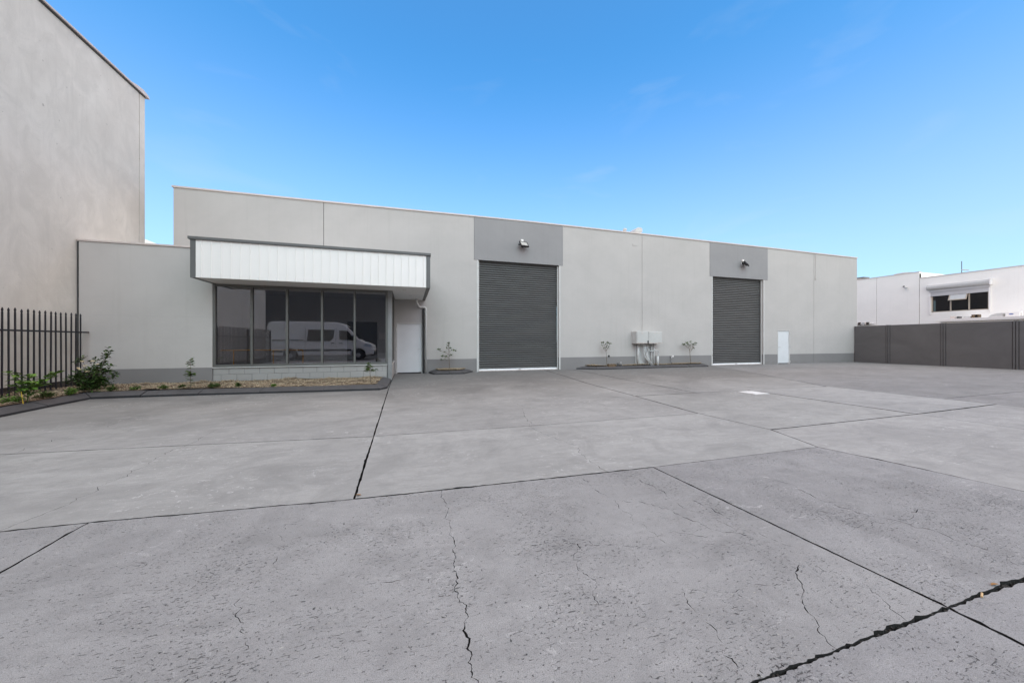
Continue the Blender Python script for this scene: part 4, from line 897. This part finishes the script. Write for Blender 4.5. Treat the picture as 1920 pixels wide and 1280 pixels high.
# saplings along the warehouse wall
sapling(1.62, 14.62, hz2(1.62, 14.62), [(0.03, 0, 0), (0.01, 0, 0.4), (0.0, 0, 0.7), (-0.02, 0, 1.05)], [[(0, 0, 0.36), (-0.15, 0, 0.42), (-0.30, 0.02, 0.40)], [(0, 0, 0.5), (-0.12, 0, 0.53)], [(0, 0, 0.58), (0.1, 0, 0.60)], [(0, 0, 0.62), (-0.20, 0, 0.72), (-0.36, 0, 0.78), (-0.42, 0, 0.84)], [(0, 0, 0.7), (0.12, 0, 0.80), (0.24, 0, 0.80)], [(0, 0, 0.72), (0.05, 0, 0.9)], [(0, 0, 0.8), (-0.08, 0, 0.9), (-0.04, 0, 1.0)], [(0, 0, 0.95), (-0.02, 0, 1.1)], [(0, 0, 0.45), (-0.25, 0.0, 0.55)]],
        (0.085, 0.045), M['leaf_mid'], 'leafy sapling in the small bed left of the wide roller door', rr=0.014, cl=16, spread=0.05)
sapling(9.30, 14.76, hz3(9.3, 14.76), [(0.05, 0, 0), (0.02, 0, 0.4), (0.0, 0, 0.78)], [[(0, 0, 0.72), (-0.14, 0, 0.86), (-0.20, 0, 1.0), (-0.24, 0, 1.14)], [(0, 0, 0.75), (-0.06, 0, 0.9), (-0.13, 0, 1.05), (-0.20, 0, 1.16)], [(0, 0, 0.76), (0.02, 0, 0.95)], [(0, 0, 0.74), (0.14, 0, 0.88), (0.18, 0, 1.08), (0.12, 0, 1.16)], [(0, 0, 0.76), (0.18, 0, 0.95), (0.24, 0, 1.10)], [(0, 0, 0.78), (0.03, 0, 0.98), (0.02, 0, 1.10)]],
        (0.085, 0.045), M['leaf_mid'], 'thin vase shaped sapling at the left end of the long wall bed', rr=0.014, cl=13, spread=0.055)
sapling(14.45, 14.80, hz3(14.45, 14.8), [(0.06, 0, 0), (0.02, 0, 0.35), (0.0, 0, 0.62), (-0.05, 0, 0.84)], [[(-0.05, 0, 0.80), (-0.24, 0, 0.92), (-0.36, 0, 1.0)], [(-0.05, 0, 0.84), (-0.16, 0, 1.0), (-0.20, 0, 1.12)], [(-0.05, 0, 0.84), (-0.06, 0, 1.02)], [(0, 0, 0.7), (0.06, 0, 0.95), (0.05, 0, 1.16)], [(0, 0, 0.6), (0.22, 0, 0.82), (0.28, 0, 1.04)], [(0.1, 0, 0.7), (0.34, 0, 1.0), (0.40, 0, 1.10)], [(0.1, 0, 0.7), (0.2, 0, 0.95), (0.2, 0, 1.05)], [(-0.1, 0, 0.84), (-0.44, 0, 1.04)]],
        (0.09, 0.046), M['leaf_mid'], 'spreading sapling with bare lower stem near the right roller door', rr=0.017, cl=14, spread=0.065)
# broad leaved young plant by the fence, every leaf its own piece
pl = thing('young_plant', (-7.32, 9.36, hz1(-7.32, 9.36)), 'pale green broad leaved plant tied to a yellow stake by the picket fence', 'plant')
b = org(pl)
brs = [[(0, 0, 0), (-0.02, 0.02, 0.22), (-0.08, 0.0, 0.40), (-0.20, 0.02, 0.52), (-0.27, 0, 0.60)], [(0, 0, 0.05), (0.02, 0.03, 0.25), (0.0, 0.05, 0.42), (-0.04, 0.04, 0.56)], [(0, 0, 0.1), (0.10, 0.02, 0.26), (0.20, 0.05, 0.38), (0.32, 0.05, 0.48), (0.38, 0.04, 0.58)], [(0, 0, 0.1), (-0.12, -0.02, 0.25), (-0.16, 0, 0.36)], [(0, 0, 0.15), (0.10, -0.03, 0.30), (0.12, 0, 0.42)]]
part('stem', cat_(*[tube([b+Vector(p) for p in br], 0.007, 6) for br in brs]), M['leaf_mid'], pl)
part('stake', tube([b+Vector((0.03, -0.12, -0.02)), b+Vector((-0.03, -0.08, 0.22))], 0.005, 8), M['stake'], pl)
lm = [mesh('leaf', *leaf_vf(l, w), M['leaf_pale' if k else 'leaf_mid']) for k, (l, w) in enumerate(((0.14, 0.075), (0.155, 0.085), (0.12, 0.07)))]
for br in brs:
    for i in range(1, len(br)):
        p0, p1 = Vector(br[i-1]), Vector(br[i])
        for s in ((0.35, 0.7, 1.0) if i > 1 else (0.6, 1.0)):
            for _ in range(3):
                a = rnd.uniform(0, 6.28); d = Vector((math.cos(a), math.sin(a)*0.8, rnd.uniform(-0.35, 0.55)))
                o = link('leaf', lm[2 if rnd.random() < 0.3 else (1 if p0.z > 0.2 else 0)], pl); o.matrix_local = aim(p0.lerp(p1, s), d, rnd.uniform(-.5, .5)) @ Matrix.Scale(rnd.uniform(0.75, 1.1), 4)
# dark flowering shrub in the corner
ds = thing('shrub', (-7.42, 11.0, hz1(-7.42, 11.0)), 'dark glossy shrub with cream flower heads in the corner by the fence', 'shrub'); b = org(ds)
V, F, tv, FV = [], [], [], []
ends = []
for k in range(74):
    a = rnd.uniform(0, 6.28); rr_ = 0.42*math.sqrt(rnd.random()); h = rnd.uniform(0.12, 0.66)*(1.12-0.5*rr_/0.42)
    e = b+Vector((math.cos(a)*rr_*(0.55+0.6*h), math.sin(a)*rr_*0.8, h)); ends.append(e); tv.append(tube([b+Vector((0, 0, -0.02)), b.lerp(e, 0.5)+Vector((0, 0, 0.06)), e], [0.008, 0.006, 0.003], 5))
for e in [b+Vector(q) for q in ((0.22, 0, 0.80), (0.26, 0.02, 0.92), (0.30, 0, 0.98), (0.24, 0, 0.86), (-0.22, 0, 0.82), (-0.25, 0, 0.74), (-0.05, 0, 0.74), (0.08, 0, 0.76), (0.34, 0, 0.62), (0.45, -0.05, 0.38), (0.36, -0.05, 0.40), (-0.42, -0.1, 0.28), (-0.32, -0.1, 0.30), (0.2, 0, 0.68))]:
    ends.append(e); tv.append(tube([b, b.lerp(e, 0.5)+Vector((0, 0, 0.05)), e], [0.008, 0.006, 0.003], 5))
for e in ends: cluster(V, F, e, rnd.randint(11, 19), 0.095, 0.043, 0.09)
part('stems', cat_(*tv), M['bark'], ds); part('foliage', (V, F), M['leaf_dark'], ds)
for e in [b+Vector(q) for q in ((-0.11, -0.26, 0.58), (-0.06, -0.28, 0.55), (0.0, -0.22, 0.63), (0.12, -0.2, 0.74), (-0.07, -0.2, 0.73), (0.09, -0.3, 0.50), (0.2, -0.2, 0.66))]:
    part('flower_head', cat_(*[lathe([(0.004, 0), (0.013, 0.006), (0.004, 0.014)], tuple(e+rdir(-.2, .6)*0.026), 6) for _ in range(9)]), M['flower'], ds)
# low clumps along the kerb
names = ['bright low clump beneath the pale plant', 'low round clump between the pale plant and the dark shrub', 'upright clump at the kerb corner', 'small blue green clump right of the dark shrub', 'low bright clump, second right of the dark shrub', 'small clump midway along the plain annex wall', 'tiny clump just left of the thin upright sapling', 'blue green clump below the left edge of the shopfront', 'small dark clump below the first shopfront pane', 'tiny sprout below the second shopfront pane']
for k, (x, y, w, h, mt) in enumerate([(-7.45, 9.20, 0.17, 0.20, 'leaf_pale'), (-7.42, 9.85, 0.15, 0.17, 'leaf_mid'), (-7.38, 10.35, 0.08, 0.20, 'leaf_pale'), (-6.95, 10.82, 0.09, 0.16, 'leaf_mid'), (-6.55, 10.88, 0.11, 0.12, 'leaf_mid'), (-6.0, 10.9, 0.08, 0.11, 'leaf_mid'), (-5.56, 10.82, 0.06, 0.09, 'leaf_mid'), (-4.88, 10.82, 0.12, 0.15, 'leaf_mid'), (-4.36, 10.80, 0.06, 0.12, 'leaf_dark'), (-3.5, 10.7, 0.05, 0.07, 'leaf_pale')]):
    z = hz1(x, y); t = thing('low_shrub', (x, y, z), names[k], 'shrub', 'low clumps along the kerb'); b = org(t); V, F, tv = [], [], []
    for _ in range(int(20+w*170)):
        a = rnd.uniform(0, 6.28); r_ = w*math.sqrt(rnd.random()); e = b+Vector((math.cos(a)*r_, math.sin(a)*r_, h*rnd.uniform(0.35, 1.0)*(1.1-0.5*r_/w))); tv.append(tube([b, e], [0.004, 0.002], 4))
        for q in (0.55, 0.8, 1.0): cluster(V, F, b.lerp(e, q), 4, 0.048, 0.018, 0.014)
    part('stems', cat_(*tv), M['bark'], t); part('foliage', (V, F), M[mt], t)

# ------------------------------------------------------------------ behind the camera: what the shopfront mirrors
ob = thing('opposite_building', (0, -18, 0), 'grey industrial building across the road, mirrored in the shopfront', 'building')
part('wall', box(-40, 34, -18.3, -18.0, 0, 8.6), M['opp_wall'], ob); part('parapet_flashing', box(-40.1, 34.1, -18.35, -17.95, 8.6, 8.66), M['cap'], ob)
part('end_wall', box(-40, -39.7, -34, -18.3, 0, 8.6), M['opp_wall'], ob); part('end_wall', box(33.7, 34, -34, -18.3, 0, 8.6), M['opp_wall'], ob); part('roof', box(-39.7, 33.7, -34, -18.3, 8.2, 8.3), M['white_metal'], ob)
yr = thing('safety_rail', (-4.6, 12.86, 0), 'yellow tube rail standing inside behind the first shopfront panes', 'rail')
part('top_rail', tube(bend([(-5.64, 12.86, 1.07), (-3.37, 12.86, 1.07), (-3.37, 12.86, 0.08)], 0.06), 0.018, 10), M['yellow'], yr)
for x in (-5.30, -4.22): part('post', tube([(x, 12.86, 0.08), (x, 12.86, 1.06)], 0.018, 10), M['yellow'], yr)
vn = thing('delivery_van', (-5.9, -2.95, 0), 'white high roof delivery van mirrored in the shopfront glass', 'van')
vw = paint('van_white', (0.86, 0.82, 0.77), 0.25, 0.01, 2, 60, 0); vg = paint('van_glass', (0.012, 0.012, 0.014), 0.08, 0.02, 2, 60, 0); vb = paint('van_trim', (0.03, 0.03, 0.032), 0.6, 0.05, 4, 60, 0)
X0, X1, YC = -9.4, -2.45, -2.95
def hw(z): return 1.0 if z < 1.25 else 1.0-0.14*((z-1.25)/1.5)**1.5
def vp(pts): return [(X0+x, z) for x, z in pts]
side = vp([(0.0, 0.55), (0.0, 1.3), (0.12, 2.45), (0.22, 2.66), (0.45, 2.74), (2.5, 2.76), (4.3, 2.74), (4.75, 2.66), (5.1, 2.46), (5.45, 2.08), (5.9, 1.52), (6.1, 1.36), (6.6, 1.22), (6.86, 1.05), (6.93, 0.75), (6.9, 0.42), (6.35, 0.36), (6.3, 0.62), (6.12, 0.80), (5.85, 0.86), (5.58, 0.80), (5.42, 0.62), (5.38, 0.36), (2.0, 0.36), (1.96, 0.62), (1.8, 0.8), (1.52, 0.86), (1.25, 0.80), (1.08, 0.62), (1.04, 0.36), (0.1, 0.42)])
bm = bmesh.new(); n = len(side); rows = []
for sgn in (1, -1): rows.append([bm.verts.new((x, YC+sgn*hw(z), z)) for x, z in side])
bm.faces.new(rows[0]); bm.faces.new(rows[1][::-1])
for i in range(n): bm.faces.new((rows[0][(i+1) % n], rows[0][i], rows[1][i], rows[1][(i+1) % n]))
bmesh.ops.recalc_face_normals(bm, faces=bm.faces)
bmesh.ops.bevel(bm, geom=[e for e in bm.edges if len(e.link_faces) == 2 and e.calc_face_angle(0) > 1.0 and abs(e.verts[0].co.y-e.verts[1].co.y) < 0.3], offset=0.07, segments=3, affect='EDGES')
bmesh.ops.triangulate(bm, faces=[f for f in bm.faces if len(f.verts) > 4]); bm.verts.index_update()
body = part('body', ([v.co.copy() for v in bm.verts], [tuple(v.index for v in f.verts) for f in bm.faces]), vw, vn, False); bm.free()
def van_side(pts, mat, name, parent, off=0.008):
    P = vp(pts); V = [(x, YC+hw(z)+off, z) for x, z in P]+[(x, YC+hw(z)-0.03, z) for x, z in P]; k = len(P)
    return part(name, (V, [tuple(range(k-1, -1, -1)), tuple(range(k, 2*k))]+[(i, (i+1) % k, (i+1) % k+k, i+k) for i in range(k)]), mat, parent)
van_side([(2.55, 1.38), (4.02, 1.38), (4.22, 1.62), (4.28, 2.18), (2.62, 2.18)], vg, 'side_window', vn)
van_side([(4.62, 1.50), (5.62, 1.42), (5.50, 1.68), (5.18, 2.08), (4.98, 2.14), (4.58, 2.14)], vg, 'side_window', vn)
van_side([(0.45, 1.42), (2.35, 1.42), (2.35, 1.46), (0.45, 1.46)], vb, 'slide_track', vn)
van_side([(0.05, 0.62), (1.06, 0.62), (1.06, 0.72), (0.05, 0.72)], vb, 'side_moulding', vn, 0.02)
van_side([(1.98, 0.66), (5.40, 0.66), (5.40, 0.80), (1.98, 0.80)], vb, 'side_moulding', vn, 0.02)
for xx in (2.42, 4.38, 5.72): van_side([(xx, 0.5), (xx+0.012, 0.5), (xx+0.012, 2.3 if xx < 5 else 1.4), (xx, 2.3 if xx < 5 else 1.4)], vb, 'door_seam', vn, 0.002)
for xx in (4.08, 4.58): van_side([(xx, 1.20), (xx+0.24, 1.20), (xx+0.24, 1.26), (xx, 1.26)], vb, 'door_handle', vn, 0.03)
van_side([(6.2, 1.02), (6.62, 0.94), (6.80, 0.98), (6.70, 1.12), (6.35, 1.22)], paint('lamp_glass', (0.5, 0.52, 0.55), 0.1, 0.02, 3, 60, 0), 'headlight', vn, 0.006)
part('mirror', bbox(X0+5.42, X0+5.62, YC+1.0, YC+1.24, 1.42, 1.78, 0.04), vb, vn)
part('bumper', bbox(X0+6.66, X0+6.97, YC-0.9, YC+0.9, 0.34, 0.62, 0.05), vb, vn)
part('windscreen', [(X0+5.16, YC-0.78, 2.415), (X0+5.91, YC-0.84, 1.53), (X0+5.91, YC+0.84, 1.53), (X0+5.16, YC+0.78, 2.415), (X0+5.13, YC-0.78, 2.39), (X0+5.88, YC-0.84, 1.50), (X0+5.88, YC+0.84, 1.50), (X0+5.13, YC+0.78, 2.39)] and (([(X0+5.17, YC-0.78, 2.425), (X0+5.92, YC-0.84, 1.54), (X0+5.92, YC+0.84, 1.54), (X0+5.17, YC+0.78, 2.425), (X0+5.13, YC-0.78, 2.38), (X0+5.88, YC-0.84, 1.49), (X0+5.88, YC+0.84, 1.49), (X0+5.13, YC+0.78, 2.38)]), [(0, 1, 2, 3), (7, 6, 5, 4), (0, 4, 5, 1), (1, 5, 6, 2), (2, 6, 7, 3), (3, 7, 4, 0)]), vg, vn)
for xx in (1.52, 5.86):
    for sg in (1, -1):
        prof = [(0.20, -0.11), (0.33, -0.11), (0.36, -0.07), (0.36, 0.07), (0.33, 0.11), (0.20, 0.11)]
        mm = Matrix.Translation((X0+xx, YC+sg*0.86, 0.36)) @ Matrix.Rotation(R(90), 4, 'X')
        w = part('wheel', xf(lathe(prof, (0, 0, 0), 24), mm), vb, vn)
        part('rim', xf(lathe([(0.20, -0.10), (0.20, 0.10), (0.12, 0.118), (0.05, 0.122)] if sg < 0 else [(0.05, -0.122), (0.12, -0.118), (0.20, -0.10), (0.20, 0.10)], (0, 0, 0), 16), mm), M['steel'], w)

# ------------------------------------------------------------------ litter
def litter(name, x, y, l, w, mat, label, cat):
    V, F = [], []; add_leaf(V, F, Vector((x, y, 0.012)), (math.cos(x*9), math.sin(x*9), 0.12), l, w, 0.3)
    o = part(name, (V, F), mat); sd = o.modifiers.new('thickness', 'SOLIDIFY'); sd.thickness = 0.002; tag(o, label, cat)
lf = paint('dry_leaf', (0.30, 0.15, 0.05), 0.8, 0.3, 40, 60, 0)
litter('dry_leaf', -0.40, 3.235, 0.055, 0.035, lf, 'dry brown leaf at the corner where two yard joints meet', 'leaf')
litter('dry_leaf', 3.12, 1.03, 0.05, 0.02, lf, 'dry leaf lying in the wide crack near the right edge', 'leaf')
o = part('cigarette_butt', tube([(2.885, 1.005, 0.008), (2.925, 1.018, 0.010)], 0.0045, 8), paint('filter_paper', (0.62, 0.42, 0.22), 0.8, 0.1, 30, 60, 0)); tag(o, 'pale cigarette butt lying in the wide yard crack', 'cigarette butt')
V, F = [], []
for _ in range(1500):
    x = rnd.uniform(0.9, 4.2); y = 1.02+rnd.gauss(0, 0.016); s = rnd.uniform(0.002, 0.009)
    v, f = xf(box(-s, s, -s*0.6, s*0.6, -s*0.4, s*0.4), Matrix.Translation((x, y, -0.030+rnd.gauss(0, 0.012))) @ Matrix.Rotation(rnd.uniform(0, 6), 4, 'Z') @ Matrix.Rotation(rnd.gauss(0, 0.5), 4, 'X')); k = len(V); V += v; F += [tuple(i+k for i in q) for q in f]
tag(part('crack_debris', (V, F), paint('black_grit', (0.030, 0.027, 0.024), 0.95, 0.6, 60, 60, 0)), 'dark grit lying in the wide yard crack', 'grit', kind='stuff')
